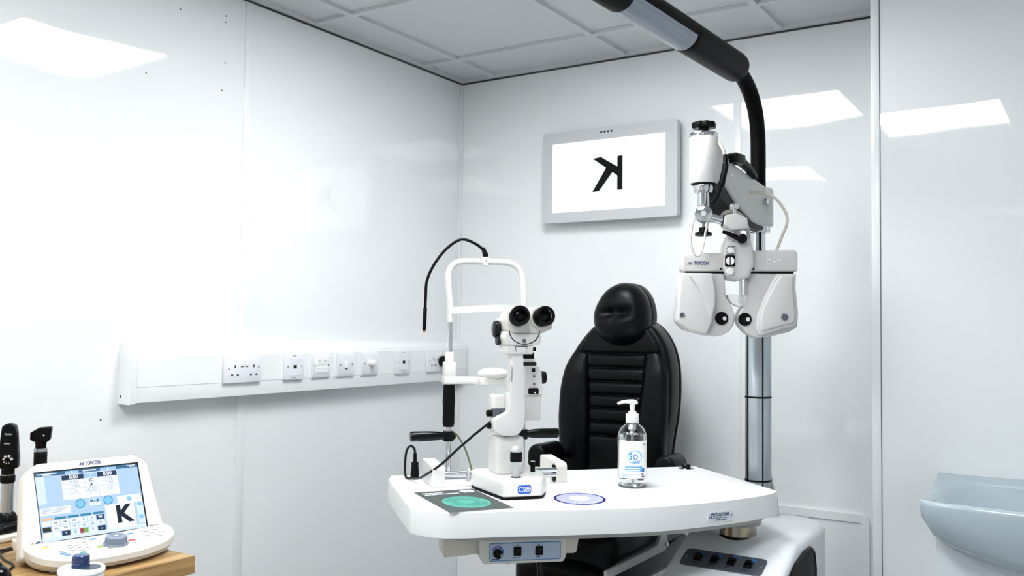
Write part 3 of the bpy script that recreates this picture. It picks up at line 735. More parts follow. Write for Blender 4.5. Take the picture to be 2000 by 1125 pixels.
# seat, arms, supports
done(MB().box(X(.72), X(1.195), -.60, -.02, .575, .70, bev=.05, seg=5), 'seat', M_leather, ch)
done(MB().box(X(.90), X(1.175), -.57, .02, .50, .58, bev=.02), 'seat_pan', M_black, ch)
done(MB().box(X(.885), X(1.15), -.615, -.53, .28, .60, bev=.035, seg=4), 'leg_rest', M_leather, ch)
done(MB().tube([(X(1.06), -.005, .685), (X(1.06), -.25, .7005), (X(1.06), -.55, .698), (X(1.06), -.592, .665)], .004, n=8), 'seat_piping', M_leather, ch)
for xa, z in ((.742, .862), (1.185, .858)):
    q = [(X(xa)-.034, z-.075), (X(xa)+.034, z-.075)]+[(X(xa)+.034*math.cos(PI*k/12), z-.036+.036*math.sin(PI*k/12)) for k in range(13)]
    a_ = done(MB().prism(q, -.25 if xa < .93 else -.222, -.11, 'y', bev=.012, seg=4, ang=60), 'armrest', M_leather, ch)
    sg = 1 if xa < .93 else -1
    done(MB().box(*(sorted((X(xa)+sg*.02, X(xa)-sg*.02))), -.15, .03 if xa < .93 else -.09, z-.068, z-.040, bev=.008), 'arm_bracket', M_black, a_)
br = rpoly([(-.31, .76), (-.258, .76), (-.258, .602), (-.275, .588), (-.66, .588), (-.66, .610), (-.330, .612), (-.31, .632)], [.002, .002, .008, .02, .002, .002, .03, .02], 4)
b_ = done(MB().prism(br, X(1.203), X(1.213), 'x', bev=.001, seg=1), 'support_bracket', M_armw, ch)
done(MB().lathe([(.008, 0), (.008, .004), (.005, .007), (0, .0075)], (X(1.213), -.272, .606), (1, 0, 0), n=16), 'bolt', M_chrome, b_)
done(MB().cyl((0, -.22, .02), (0, -.22, .46), .055, n=28), 'pedestal', M_dgrey, ch)
done(MB().box(-.22, .22, -.42, .02, 0, .035, bev=.015), 'floor_plate', M_unit, ch)

# ================================================================== instrument table
tb = thing('instrument_table', 'white kidney-edged instrument table on a steel pillar', 'table', (1.15, -1.03, 0))
TX = lambda x, y: (x-1.15, y+1.03)
pts = [(.664, -1.184), (.688, -1.138), (1.225, -.553), (1.262, -.530), (1.305, -.538), (1.570, -.755), (1.598, -.800), (1.592, -.852), (1.556, -.945), (1.503, -1.045), (1.420, -1.170), (1.300, -1.292), (1.160, -1.420), (1.090, -1.488), (1.040, -1.514), (.985, -1.512), (.935, -1.480), (.690, -1.255), (.668, -1.225)]
tp = [TX(*p) for p in pts]
sm = [tuple(v) for v in spline(tp, 4, True)]
done(MB().prism(sm, .772, .83, 'z', bev=.014, seg=4, ang=60), 'table_top', M_table, tb)
done(MB().prism([(a*.90+.012, b*.88+.012) for a, b in sm], .756, .773, 'z', bev=.003, seg=2, ang=60), 'under_plate', M_under, tb)
px_, py_ = 1.492-1.15, -.772+1.03
done(MB().lathe([(.056, .733), (.060, .737), (.060, .757)], (px_, py_, 0), n=40), 'pillar_flange', M_under, tb)
done(MB().cyl((px_, py_, .67), (px_, py_, .735), .0475, n=48), 'pillar', M_steel, tb)
done(MB().lathe([(.0475, .66), (.0535, .66), (.0535, .7035), (.0475, .7035)], (px_, py_, 0), n=40, loop=True), 'pillar_seal', M_rub, tb)
# maker's plate on the curved front edge near the right end
pa = Vector((1.490-1.15, -1.064+1.03, .797)); pb = Vector((1.556-1.15, -.947+1.03, .797)); dx = (pb-pa).normalized(); ny = Vector((dx.y, -dx.x, 0))
q = Matrix((dx, Vector((0, 0, 1)), ny)).transposed().to_4x4(); q.translation = (pa+pb)/2+ny*.0045+Vector((0, 0, -.002))
mp_ = done(MB().prism(rpoly([(-.039, -.0115), (.039, -.0115), (.039, .0115), (-.039, .0115)], .003), -.006, .0006, 'z', M=q), 'maker_plate', mat('white_metal_plate', '#e4e8ee', .35), tb)
t = MB(); t.text('FRASTEMA', .0115, q @ Matrix.Translation((.006, .0035, .0008)), bold=.00025, fit=.044)
t.prism(rpoly([(-.029, -.005), (-.0175, -.005), (-.0175, .0085), (-.029, .0085)], .003), .0005, .0009, 'z', M=q)
t.text('ophthalmic equipment', .0048, q @ Matrix.Translation((.006, -.0035, .0008)), fit=.044)
dashes(t, q @ Matrix.Translation((.004, -.0083, .0006)), .040, .0022, 2)
done(t, 'plate_lettering', M_navy, mp_)
t = MB(); t.prism(circle(-.0232, .0012, .0042, 20), .0009, .0012, 'z', M=q); done(t, 'plate_emblem', M_white_ink, mp_)
t = MB(); t.prism([(-.0258, -.0005), (-.0206, -.0005), (-.0232, .0045)], .0012, .0014, 'z', M=q); done(t, 'plate_emblem', M_navy, mp_)
for x in (-.0345, .0345): done(MB().cyl((x, 0, .0004), (x, 0, .0016), .0022, n=12, M=q), 'rivet', M_hole2, mp_)
# round sockets let into the top
gk = Matrix.Translation((1.262-1.15, -.565+1.03, .83))
gr = done(MB().lathe([(.0, .0005), (.016, .0005), (.023, .0012), (.024, 0), (.0, -.004)], M=gk, n=32), 'socket_ring', M_chrome, tb)
done(MB().lathe([(.013, .0), (.013, .010), (.011, .0125), (0, .013)], M=gk, n=24), 'socket_cap', M_black, gr)
gk = Matrix.Translation((.7225-1.15, -1.180+1.03, .83))
gr = done(MB().lathe([(.0, .0005), (.017, .0005), (.024, .0012), (.025, 0), (.0, -.004)], M=gk, n=32), 'socket_ring', M_chrome, tb)
# control box hung under the top
cang = math.atan2(.694, .72); CB = Matrix.Translation((1.1486-1.15, -1.3088+1.03, .725)) @ Matrix.Rotation(cang, 4, 'Z')
bx_ = done(MB().prism(rpoly([(-.104, .027), (-.104, .0), (-.094, -.036), (.102, -.036), (.108, -.02), (.110, .027)], [.002, .02, .010, .010, .01, .002], 4), .0, .13, 'y', bev=.006, M=CB), 'control_box', M_cream, tb)
done(MB().prism(rpoly([(-.185, .027), (-.185, -.022), (-.10, -.016), (-.10, .027)], .004), .02, .12, 'y', bev=.004, M=CB), 'side_housing', M_beige, tb)
done(MB().prism(rpoly([(.105, .027), (.105, -.022), (.139, -.022), (.146, .027)], [.002, .002, .01, .002], 4), .02, .12, 'y', bev=.004, M=CB), 'side_housing', M_beige, tb)
done(MB().box(-.10, .105, -.0005, .02, .0275, .0305, M=CB), 'shadow_strip', M_rub, bx_)  # black strip painting the shade between control box and table underside
fp = done(MB().prism(rpoly([(-.079, .0135), (.094, .0135), (.094, -.0295), (-.079, -.0295)], .004), -.0008, .001, 'y', M=CB), 'face_plate', M_frameb, bx_)
done(MB().prism(rpoly([(-.0768, .0113), (.0918, .0113), (.0918, -.0273), (-.0768, -.0273)], .003), -.0012, .001, 'y', M=CB), 'face_field', M_plateb, bx_)
kn = done(MB().lathe([(.0105, 0), (.0112, .002), (.0105, .013), (.009, .0145), (0, .015)], (-.060, -.001, -.010), (0, -1, 0), n=28, M=CB), 'dimmer_knob', M_black, bx_)
done(MB().box(-.0545, -.0525, -.0165, -.0155, -.0155, -.010, M=CB), 'knob_mark', M_white_ink, kn)
t = MB()
for k in range(14):
    a0 = math.radians(160-k*12); a1 = a0-math.radians(12.4); w0, w1 = .0125+.002*k/14, .0125+.002*(k+1)/14
    t.prism([(-.0605+.0122*math.cos(a0), -.0085+.0122*math.sin(a0)), (-.0605+(w0+.0014)*math.cos(a0), -.0085+(w0+.0014)*math.sin(a0)), (-.0605+(w1+.0014)*math.cos(a1), -.0085+(w1+.0014)*math.sin(a1)), (-.0605+.0122*math.cos(a1), -.0085+.0122*math.sin(a1))], -.0016, -.001, 'y', M=CB)
done(t, 'dial_arc', M_cso, bx_)
for x in (-.012, .0405):
    s_ = done(MB().box(x-.0088, x+.0088, -.006, .001, -.0175, .0035, bev=.001, seg=1, M=CB), 'rocker_switch', M_black, bx_)
    done(MB().box(x-.006, x+.006, -.0085, -.004, -.0065, .001, bev=.001, seg=1, M=CB), 'rocker', M_blackg, s_)
for x, z, w_ in ((-.063, -.0245, .022), (-.012, -.0225, .025), (.040, -.0225, .012), (-.012, .0072, .006), (.040, .0072, .006)):
    done(dashes(MB(), CB @ face_m(None, x, -.0011, z, '-y'), w_, .0018), 'print_line', M_navy, bx_)
done(MB().tube([(.052, .05, -.03), (.054, .04, -.075), (.05, .045, -.14), (.04, .06, -.25)], .0075, n=12, M=CB), 'lamp_lead', M_blackg, tb)
done(MB().lathe([(.006, 0), (.006, .006), (.003, .008), (0, .008)], (-.03, .02, -.034), (0, 0, -1), n=16, M=CB), 'foot_screw', M_black, tb)

# ================================================================== slit lamp
SO = (1.06, -1.21, .83); sang = math.atan2(.766, .643)
sl_ = thing('slit_lamp', 'white slit lamp microscope with black eyepieces and joystick on the table', 'slit lamp', SO, sang)
bp = rpoly([(-.056, -.092), (.046, -.092), (.074, -.04), (.090, .03), (.090, .12), (-.086, .12), (-.086, .07)], [.014, .014, .03, .03, .02, .02, .03], 5)
done(MB().prism(bp, .005, .047, 'z', bev=.009, seg=4, ang=60, top=.975), 'base', M_wht2, sl_)
done(MB().prism([(a*.97, b*.985) for a, b in bp], .0003, .007, 'z'), 'base_foot', M_navy if False else M_rub, sl_)
bq = face_m(None, -.002, -.0915, .0245, '-y')
bd = done(MB().prism(rpoly([(-.0175, -.0115), (.0175, -.0115), (.0185, .0), (.0175, .0115), (-.0175, .0115), (-.0185, 0)], .005, 4), -.002, .0008, 'z', M=bq), 'badge', M_white_ink, sl_)
done(MB().prism(rpoly([(-.0165, -.0105), (.0165, -.0105), (.0175, 0), (.0165, .0105), (-.0165, .0105), (-.0175, 0)], .005, 4), -.001, .0011, 'z', M=bq), 'badge_field', M_cso, bd)
t = MB(); t.text('CS', .0175, bq @ Matrix.Translation((-.0065, 0, .0013)), sx=.9)
oc = [(.0090+.0062*math.cos(2*PI*k/24), .0062*math.sin(2*PI*k/24), .0013) for k in range(24)]
t.tube(oc, .0008, n=6, smooth=False, closed=True, M=bq)
for z in (-.0022, .0022): t.box(.0035, .0150, z-.0006, z+.0006, .0011, .0016, M=bq)
t.box(.0065, .0075, -.002, .002, .0011, .0016, M=bq); t.box(.0108, .0118, -.002, .002, .0011, .0016, M=bq)
done(t, 'badge_lettering', M_white_ink, bd)
# joystick
js_ = done(MB().lathe([(.0075, .044), (.0085, .056), (.0125, .084), (.0138, .087)], (-.009, -.045, 0), n=28), 'joystick', M_silver, sl_)
done(MB().lathe([(.0146, .086), (.0150, .088), (.0150, .108), (.0146, .110)], (-.009, -.045, 0), n=28), 'joystick_grip', M_rub, js_)
done(MB().lathe([(.0144, .110), (.0140, .115), (.0105, .122), (.006, .1245), (0, .125)], (-.009, -.045, 0), n=28), 'joystick_cap', M_silver, js_)
done(MB().lathe([(.013, .0455), (.013, .0482), (.0085, .0482), (.0085, .0455)], (-.009, -.045, 0), n=28, loop=True), 'joystick_ring', M_rub, js_)
done(MB().cyl((.060, .03, .045), (.060, .03, .072), .0062, n=18), 'lock_knob', M_rub, sl_)
done(MB().cyl((.060, .03, .072), (.060, .03, .0735), .0058, n=18), 'lock_knob_top', M_silver, sl_)
# axle
done(MB().cyl((-.150, .12, .034), (.158, .12, .034), .0068, n=20), 'axle', M_chrome, sl_)
done(MB().cyl((-.150, .122, .020), (.158, .122, .020), .0052, n=20), 'axle', M_chrome, sl_)
for x in (-.088, .091): done(MB().prism(rpoly([(.108, .012), (.134, .012), (.134, .046), (.108, .046)], .008), x-.003, x+.003, 'x'), 'axle_plate', M_silver, sl_)
# pedestal and swinging arm
done(MB().prism(rpoly([(-.046, .0), (.028, .0), (.028, .085), (-.046, .085)], .018, 5), .046, .140, 'z', bev=.006, ang=60, top=1.02), 'pedestal', M_wht2, sl_)
done(MB().prism(rpoly([(-.042, .004), (.024, .004), (.024, .081), (-.042, .081)], .018, 5), .044, .058, 'z', top=1.0), 'pedestal_ring', M_cream, sl_)
arm = rpoly([(-.012, .356), (.016, .356), (.020, .290), (.024, .215), (.023, .172), (.010, .150), (-.012, .143), (-.040, .147), (-.056, .160), (-.056, .186), (-.040, .196), (-.022, .204), (-.017, .222), (-.011, .290)], [.003, .003, .03, .03, .02, .02, .02, .02, .01, .01, .01, .01, .02, .03], 4)
done(MB().prism(arm, -.014, .030, 'y', bev=.008, seg=3, ang=50), 'microscope_arm', M_wht2, sl_)
done(MB().box(-.052, -.018, .018, .062, .150, .246, bev=.007), 'arm_block', M_wht2, sl_)
done(MB().box(-.020, .004, -.004, .045, .168, .252, bev=.006), 'arm_cover', M_wht2, sl_)
cp_ = done(MB().box(-.0535, -.02, .0125, .03, .188, .212, bev=.002), 'connector_plate', M_panelplate, sl_)
done(MB().cyl((-.050, .025, .199), (-.066, .022, .199), .0085, n=18, bev=.001), 'lock_screw', M_rub, sl_)
done(MB().cyl((-.052, .025, .168), (-.064, .022, .168), .0085, n=18, bev=.001), 'lock_screw', M_rub, sl_)
done(MB().cyl((-.040, .025, .168), (-.054, .022, .168), .003, n=12), 'screw_stem', M_silver, sl_)
done(MB().box(-.0165, -.0135, -.0148, .0, .282, .318, bev=.001), 'scale_label', M_cream, sl_)
# head blocks
done(MB().prism(rpoly([(-.030, -.02), (.042, -.02), (.042, .05), (-.030, .05)], .006), .350, .373, 'z', bev=.003), 'lower_mount', M_wht2, sl_)
lm = done(MB().prism([(-.008, .370), (.026, .370), (.020, .356), (-.004, .356)], -.0212, -.019, 'y'), 'dovetail_mark', M_rub, sl_)
done(MB().prism([(-.006, .3685), (.024, .3685), (.019, .354), (-.003, .354)], -.0216, -.019, 'y'), 'dovetail', M_wht2, lm)
done(MB().prism([(-.033, .372), (.058, .372), (.062, .392), (.055, .408), (-.034, .408), (-.038, .392)], -.024, .058, 'y', bev=.004, ang=25), 'cradle', M_wht2, sl_)
ring = [(.016+.040*math.cos(PI+PI*k/16), -.0246, .409+.034*math.sin(PI+PI*k/16)) for k in range(17)]
done(MB().tube(ring, .0012, n=6, smooth=False), 'dial_line', M_rub, sl_)
done(MB().cyl((.015, -.022, .384), (.015, -.027, .384), .0050, n=16), 'set_screw', M_hole2, sl_)
done(MB().lathe([(.020, 0), (.0215, .003), (.0215, .012), (.018, .015), (0, .016)], (-.036, .028, .412), (-1, 0, 0), n=24), 'magnification_knob', M_blackg, sl_)
done(MB().lathe([(.012, 0), (.013, .003), (.013, .010), (0, .011)], (-.034, .022, .384), (-1, 0, 0), n=20), 'filter_knob', M_dgrey, sl_)
# binocular head: two prism housings and eyepieces
for ux, tw in ((-.003, -.10), (.058, .10)):
    A = Vector((ux-tw*.06, .03, .434)); Bv = Vector((ux, -.028, .443)); d = (Bv-A).normalized()
    hs = MB().tube([A+d*-.045+Vector((0, 0, -.006)), A+d*-.02, A, A+d*.03, Bv], lambda q: .030+.005*math.sin(PI*min(1, q*1.1)) if q < .9 else .0285, n=24, sub=5)
    out = -1 if ux < .02 else 1
    low = rpoly([(ux-.032 if out < 0 else ux-.030, .440), (ux+.030 if out < 0 else ux+.034, .440), (ux+.031 if out < 0 else ux+.032, .415), (.036 if out < 0 else ux-.004, .399), (-.010 if out < 0 else .027, .398), (ux-.030 if out < 0 else .024, .410)], .006, 3)
    hs.prism(low, -.024, .060, 'y', bev=.007, ang=30)
    hb = done(hs, 'prism_housing', M_cream, sl_)
    ep = done(MB().lathe([(.0225, -.004), (.0235, .0), (.0240, .012), (.0222, .014), (.0222, .017), (.0250, .019), (.0252, .030), (.0238, .034), (.0185, .0335), (.0165, .029), (.0155, .022), (0, .020)], Bv, d, n=36), 'eyepiece', M_rub, sl_)
    done(MB().lathe([(.0160, .0275), (.0172, .0300), (.0166, .0312), (.0152, .0290)], Bv, d, n=36, loop=True), 'eyepiece_ring', M_chrome, ep)
    done(MB().lathe([(.0152, .0215), (.010, .0240), (.005, .0250), (0, .0252)], Bv, d, n=30), 'eye_lens', M_lensglass, ep)
# illumination tower behind the microscope
done(MB().prism(rpoly([(.054, .08), (.098, .08), (.098, .125), (.054, .125)], .006), .172, .236, 'z', bev=.003, ang=60), 'lamp_box', M_gplas, sl_)
done(MB().prism(rpoly([(.053, .239), (.103, .239), (.099, .300), (.090, .316), (.053, .316)], [.002, .003, .01, .012, .002], 4), .080, .125, 'y', bev=.003, ang=50), 'tower', M_wht2, sl_)
done(MB().box(.053, .102, .083, .122, .232, .243, bev=.001), 'tower_joint', M_cream, sl_)
t_ = done(MB().box(.062, .090, .072, .09, .241, .258, bev=.004), 'slit_lever', M_black, sl_)
done(MB().cyl((.078, .0725, .246), (.078, .071, .246), .002, n=10), 'lever_dot', M_white_ink, t_)
done(MB().box(.071, .081, .0785, .09, .300, .310, bev=.001), 'filter_lever', M_blackg, sl_)
for z in (.289, .268): done(MB().cyl((.078, .0805, z), (.078, .0785, z), .0034, n=14), 'screw', M_hole2, sl_)
done(MB().lathe([(.017, 0), (.017, .012), (.0155, .016), (.009, .018), (0, .018)], (.100, .10, .284), (1, 0, 0), n=24), 'slit_knob', M_rub, sl_)
done(MB().box(.052, .080, .085, .118, .334, .352, bev=.003), 'prism_cap', M_rub, sl_)
done(MB().box(.050, .082, .084, .120, .325, .335, bev=.002), 'prism_band', M_wht2, sl_)
done(MB().box(.050, .086, .083, .121, .316, .325, bev=.002), 'prism_seat', M_dgrey, sl_)
done(MB().cyl((.072, .095, .3605), (.086, .09, .3605), .0055, n=14), 'side_knob', M_rub, sl_)
done(MB().box(.050, .075, .09, .112, .352, .385, bev=.003), 'mirror_post', M_black, sl_)
done(MB().box(-.012, .020, .028, .10, .118, .205, bev=.006), 'tower_arm', M_wht2, sl_)
done(MB().box(.010, .060, .085, .112, .178, .202, bev=.004), 'tower_link', M_wht2, sl_)
# lead from arm to table socket with its plug
PLG = Vector((-.199, .274, 0))
done(MB().tube([(-.030, .012, .202), (-.050, .022, .182), (-.085, .06, .144), (-.125, .085, .103), (-.160, .108, .064), (-.190, .135, .036), (-.205, .19, .014), (-.215, .24, .006), (-.225, .268, .006), (-.2265, .275, .04), (-.222, .278, .075), (-.211, .278, .088), (-.201, .276, .080), (-.199, .274, .066)], .0034, n=10), 'power_lead', M_cabb, sl_)
done(MB().lathe([(.0118, .001), (.0118, .014), (.0098, .034), (.0096, .044), (.0052, .046), (.0046, .068), (.004, .0685)], PLG, n=24), 'power_plug', M_rub, sl_)

# headrest frame clamped to the table edge
hr_ = thing('headrest_frame', 'white chin rest frame with black side handles clamped to the table edge', 'chin rest', SO, sang)
HY = .30
for x, zt_ in ((-.100, .44), (.119, .46)):
    done(MB().cyl((x, HY, .0003), (x, HY, zt_), .0075, n=20), 'post', M_chrome, hr_)
    done(MB().lathe([(.013, .0002), (.013, .004), (.010, .007), (.008, .012)], (x, HY, 0), n=24), 'post_foot', M_chrome, hr_)
done(MB().lathe([(.0128, .316), (.0128, .344), (.012, .346)], (-.1, HY, 0), n=24), 'sleeve', M_wht2, hr_)
done(MB().box(-.1165, -.0835, HY-.016, HY+.016, .272, .318, bev=.004), 'sleeve_block', M_wht2, hr_)
ca_ = done(MB().prism(rpoly([(-.118, .256), (-.035, .256), (-.026, .252), (.135, .252), (.135, .272), (-.118, .277)], .003), HY-.018, HY+.016, 'y', bev=.003), 'chin_rest_arm', M_wht2, hr_)
done(MB().box(-.022, .066, HY-.045, HY+.012, .252, .276, bev=.004), 'chin_tray', M_wht2, hr_)
cup = [(.022+.044*math.cos(2*PI*k/32), HY-.022+.036*math.sin(2*PI*k/32)) for k in range(32)]
done(MB().pillow(cup, .302, .285, .270, n=7, p=.8, axis='z'), 'chin_cup', M_wht2, hr_)
g_ = done(MB().lathe([(.0135, .136), (.0155, .139), (.0165, .192), (.0172, .196), (.0165, .199), (.0178, .202), (.0158, .252), (.0135, .254)], (-.1, HY, 0), n=28), 'height_grip', M_rub, hr_)
for k in range(9):
    a = 2*PI*k/9; x, y = -.1+.0155*math.cos(a), HY+.0155*math.sin(a)
    done(MB().tube([(x, y, .144), (x, y, .188)], .0014, n=6, smooth=False), 'grip_rib', M_rub, g_)
for x, sg in ((-.100, -1), (.119, 1)):
    h_ = done(MB().lathe([(.010, 0), (.0108, .022), (.0125, .030), (.0140, .060), (.0140, .104), (.013, .108), (0, .109)], (x, HY, .111), (sg, 0, 0), n=28), 'handle', mat('handle_black', '#050506', .2, spec=.2), hr_)
    done(MB().lathe([(.0145, -.014), (.0152, -.012), (.0152, .012), (.0145, .014)], (x, HY, .110), n=24), 'handle_clamp', M_black, h_)
    done(MB().prism([(0, -.013), (0, .013), (-.016, .004), (-.016, -.006)], HY-.010, HY+.010, 'y', bev=.003, M=Matrix.Translation((x-.006 if sg > 0 else x+.004, 0, .109)) @ Matrix.Rotation(0 if sg > 0 else PI, 4, 'Z') @ (Matrix.Identity(4) if sg > 0 else Matrix.Translation((0, -2*HY, 0)))), 'clamp_nose', M_black, h_)
done(MB().tube([(-.1, HY, .43), (-.101, HY, .48), (-.106, HY, .53), (-.107, HY, .556), (-.102, HY, .580), (-.086, HY, .597), (-.060, HY, .603), (0, HY, .604), (.060, HY, .604), (.088, HY, .597), (.106, HY, .579), (.1135, HY, .555), (.116, HY, .53), (.119, HY, .48), (.119, HY, .44)], .0088, n=16, sub=5), 'head_arch', M_wht2, hr_)
band = [(-.1+.219*k/12, HY-.006-.030*math.sin(PI*k/12), .462+.010*math.sin(PI*k/12*.6)) for k in range(13)]
done(MB().strip(band, [(-.002, -.0095), (.002, -.0095), (.002, .0095), (-.002, .0095)]), 'forehead_band', M_wht2, hr_)
done(MB().box(-.008, .009, HY-.012, HY+.012, .591, .617, bev=.003), 'lamp_clamp', M_wht2, hr_)
done(MB().cyl((.0005, HY-.012, .606), (.0005, HY-.0132, .606), .002, n=10), 'clamp_screw', M_hole2, hr_)
gn = done(MB().tube([(.003, HY, .615), (.003, HY, .622), (-.010, HY, .642), (-.034, HY, .657), (-.064, HY, .666), (-.087, HY, .658), (-.119, HY, .631), (-.150, HY, .588), (-.168, HY, .545), (-.171, HY, .50), (-.172, HY, .46)], lambda q: .0042, n=12), 'fixation_arm', M_black, hr_)
done(MB().lathe([(.006, 0), (.0085, .004), (.0085, .010), (.0065, .020), (.0045, .030)], (.004, HY, .616), (-.35, 0, 1), n=20), 'fixation_joint', M_black, gn)
done(MB().cyl((-.172, HY, .468), (-.1735, HY, .406), .0056, n=16, bev=.001), 'fixation_tip', M_black, gn)
done(MB().cyl((-.1735, HY, .407), (-.1736, HY, .402), .0034, n=12), 'fixation_light', M_red, gn)
done(MB().tube([(-.088, HY+.004, .122), (-.072, HY, .108), (-.054, HY-.01, .075), (-.043, HY-.02, .04), (-.036, HY-.03, .006)], .0024, n=8), 'thin_lead', M_cabg, hr_)
# rail end covers
for sg, x0, x1 in ((-1, -.183, -.150), (1, .157, .188)):
    pr = rpoly([(.118, .0005), (.118, .044), (.126, .052), (.246, .058), (.252, .054), (.252, .0005)], [.001, .006, .008, .006, .003, .001], 4)
    c_ = done(MB().prism(pr, x0, x1, 'x', bev=.004, ang=40), 'rail_cover', M_wht2 if sg < 0 else M_cream, hr_)
    if sg > 0: done(MB().prism(rpoly([(.12, .003), (.145, .003), (.145, .046), (.12, .046)], .010), x0-.004, x0+.002, 'x', bev=.001), 'rack_wheel', M_rub, c_)

# ================================================================== brochures and bottle
def brochure(c4, name, label, base, m):
    z = .8304
    a, b, c, d = [Vector((*p, z)) for p in c4]      # near-left, near-right, far-right, far-left
    o = (a+b+c+d)/4; ux = (b-a).normalized(); w = ((b-a).length+(c-d).length)/2; h = ((d-a).length+(c-b).length)/2
    t = thing(name, label, 'brochure', (o.x, o.y, z), math.atan2(ux.y, ux.x))
    done(MB().box(-w/2, w/2, -h/2, h/2, 0, .0012), 'cover', m, t)
    done(MB().box(-w/2+.0006, w/2-.0006, -h/2-.0004, h/2, .0001, .0009), 'pages', M_paper, t)
    return t, w, h
t1, w, h = brochure([(1.076, -1.511), (1.160, -1.383), (.949, -1.219), (.868, -1.356)], 'dark_brochure', 'dark slate brochure with teal disc lying at the front of the table', None, M_brdark)
def disc(t, cx, cy, rx, ry, z, m, name, rin=0, n=48):
    if rin == 0: return done(MB().prism(circle(cx, cy, rx, n, ry), z, z+.0002, 'z'), name, m, t)
    V = [(cx+rx*math.cos(2*PI*k/n), cy+ry*math.sin(2*PI*k/n), z) for k in range(n)]+[(cx+rx*rin*math.cos(2*PI*k/n), cy+ry*rin*math.sin(2*PI*k/n), z) for k in range(n)]
    return done(MB().sheet(V, [(k, (k+1) % n, n+(k+1) % n, n+k) for k in range(n)]), name, m, t)
disc(t1, .0, -.028, .056, .071, .0013, M_teal, 'disc')
disc(t1, .0, -.028, .034, .043, .0016, M_teal2, 'disc_ring')
disc(t1, .0, -.028, .019, .024, .0019, M_teal, 'disc_centre')
rr = MB()
for k in range(40):
    a = 2*PI*k/40+.04
    if abs(math.sin(a)) < .25: continue
    c_, s_ = math.cos(a), math.sin(a); pw = .0004
    rr.prism([(c_*.036-s_*pw, -.028+s_*.045+c_*pw), (c_*.036+s_*pw, -.028+s_*.045-c_*pw), (c_*.050+s_*pw, -.028+s_*.063-c_*pw), (c_*.050-s_*pw, -.028+s_*.063+c_*pw)], .0016, .0018, 'z')
done(rr, 'disc_rays', M_brdark, t1, kind='stuff')
t = MB(); t.text('Macular', .017, Matrix.Translation((-.066, .104, .0014)), align='LEFT', bold=.0003); t.text('degeneration', .017, Matrix.Translation((-.066, .087, .0014)), align='LEFT', bold=.0003)
done(t, 'title', M_white_ink, t1)
t = MB(); t.prism([(.030, .104), (.040, .110), (.040, .119), (.050, .116), (.068, .119), (.068, .110), (.072, .104), (.068, .099), (.068, .086), (.052, .090), (.038, .086), (.040, .098)], .0013, .0015, 'z'); done(t, 'mark', M_white_ink, t1)
t2, w, h = brochure([(1.210, -1.318), (1.357, -1.216), (1.222, -1.012), (1.085, -1.100)], 'white_brochure', 'white brochure with blue radiating disc lying beside the slit lamp', None, M_paper)
disc(t2, .0, -.030, .061, .074, .0013, M_lilac, 'disc')
disc(t2, .0, -.030, .064, .078, .0015, M_indigo, 'disc_rim', rin=.88)
rr = MB()
for k in range(56):
    a = 2*PI*k/56; c_, s_ = math.cos(a), math.sin(a); pw = .0008
    rr.prism([(c_*.016, -.030+s_*.020), (c_*.058+s_*pw, -.030+s_*.070-c_*pw), (c_*.058-s_*pw, -.030+s_*.070+c_*pw)], .0016, .0018, 'z')
done(rr, 'disc_rays', M_white_ink, t2, kind='stuff')
disc(t2, .0, -.030, .026, .032, .0019, M_white_ink, 'disc_centre')
t = MB(); t.prism([(.046, .094), (.058, .096), (.060, .104), (.050, .101)], .0013, .0015, 'z'); done(t, 'mark', M_inkgrey, t2)

bt = thing('sanitiser_bottle', 'clear pump bottle of hand gel with blue and white label', 'bottle', (1.262, -.945, .8302), math.atan2(.54, .8415))
R = .0385
oprof = [(.030, .0), (.0345, .002), (R-.001, .008), (R-.0022, .018), (R-.0012, .022), (R, .030), (R, .128), (.0375, .138), (.034, .148), (.028, .157), (.021, .163), (.0165, .166), (.0155, .171)]
iprof = [(.0142, .171), (.0152, .1665), (.0195, .1618), (.0265, .1558), (.0325, .147), (.0360, .1375), (R-.0014, .1275), (R-.0014, .030), (R-.0026, .022), (R-.0036, .018), (R-.0025, .009), (.033, .0038), (.0, .003)]
done(MB().lathe([(0, 0)]+oprof+iprof, n=48), 'shell', M_glass, bt, sharp=60)
done(MB().lathe([(0, .0034), (.0325, .0042), (R-.0029, .0094), (R-.004, .018), (R-.003, .022), (R-.0018, .030), (R-.0018, .1275), (.0345, .1385), (.0342, .1395), (0, .1392)], n=48), 'gel', M_liq, bt, sharp=60)
done(MB().cyl((0, 0, .165), (.002, 0, .008), .0028, n=14), 'dip_tube', M_wht, bt)
pm = done(MB().lathe([(.0172, .168), (.0175, .169), (.0175, .190), (.0168, .1915), (.0105, .192), (.0105, .1965), (.0095, .198), (.0062, .1985), (.0058, .205), (.0045, .206), (.0045, .214)], n=32), 'pump_collar', M_wht, bt)
hd_ = [(-.0395, .2195), (-.030, .2245), (-.012, .2280), (.004, .2285), (.0125, .2245), (.0135, .219), (.006, .2165), (-.006, .2175), (-.022, .2190), (-.037, .2155)]
done(MB().prism([tuple(v) for v in spline(hd_, 3, True)], -.0075, .0075, 'y', bev=.0025, ang=60), 'pump_head', M_wht, bt)
done(MB().cyl((0, 0, .205), (0, 0, .219), .0068, r1=.0075, n=20), 'pump_stem', M_wht, bt)
done(MB().lathe([(.0105, .163), (.0105, .150), (.006, .146), (.004, .135)], n=20), 'pump_valve', M_wht, bt)
def wrapped(a0, a1, z0, z1, r, n=24):
    V = []; F = []
    for k in range(n+1):
        a = a0+(a1-a0)*k/n
        V += [(r*math.sin(a), -r*math.cos(a), z0), (r*math.sin(a), -r*math.cos(a), z1)]
    for k in range(n): F.append((2*k, 2*k+2, 2*k+3, 2*k+1))
    return MB().sheet(V, F)
lb = done(wrapped(-1.15, 1.15, .027, .124, R+.0004), 'label', M_white_ink, bt)
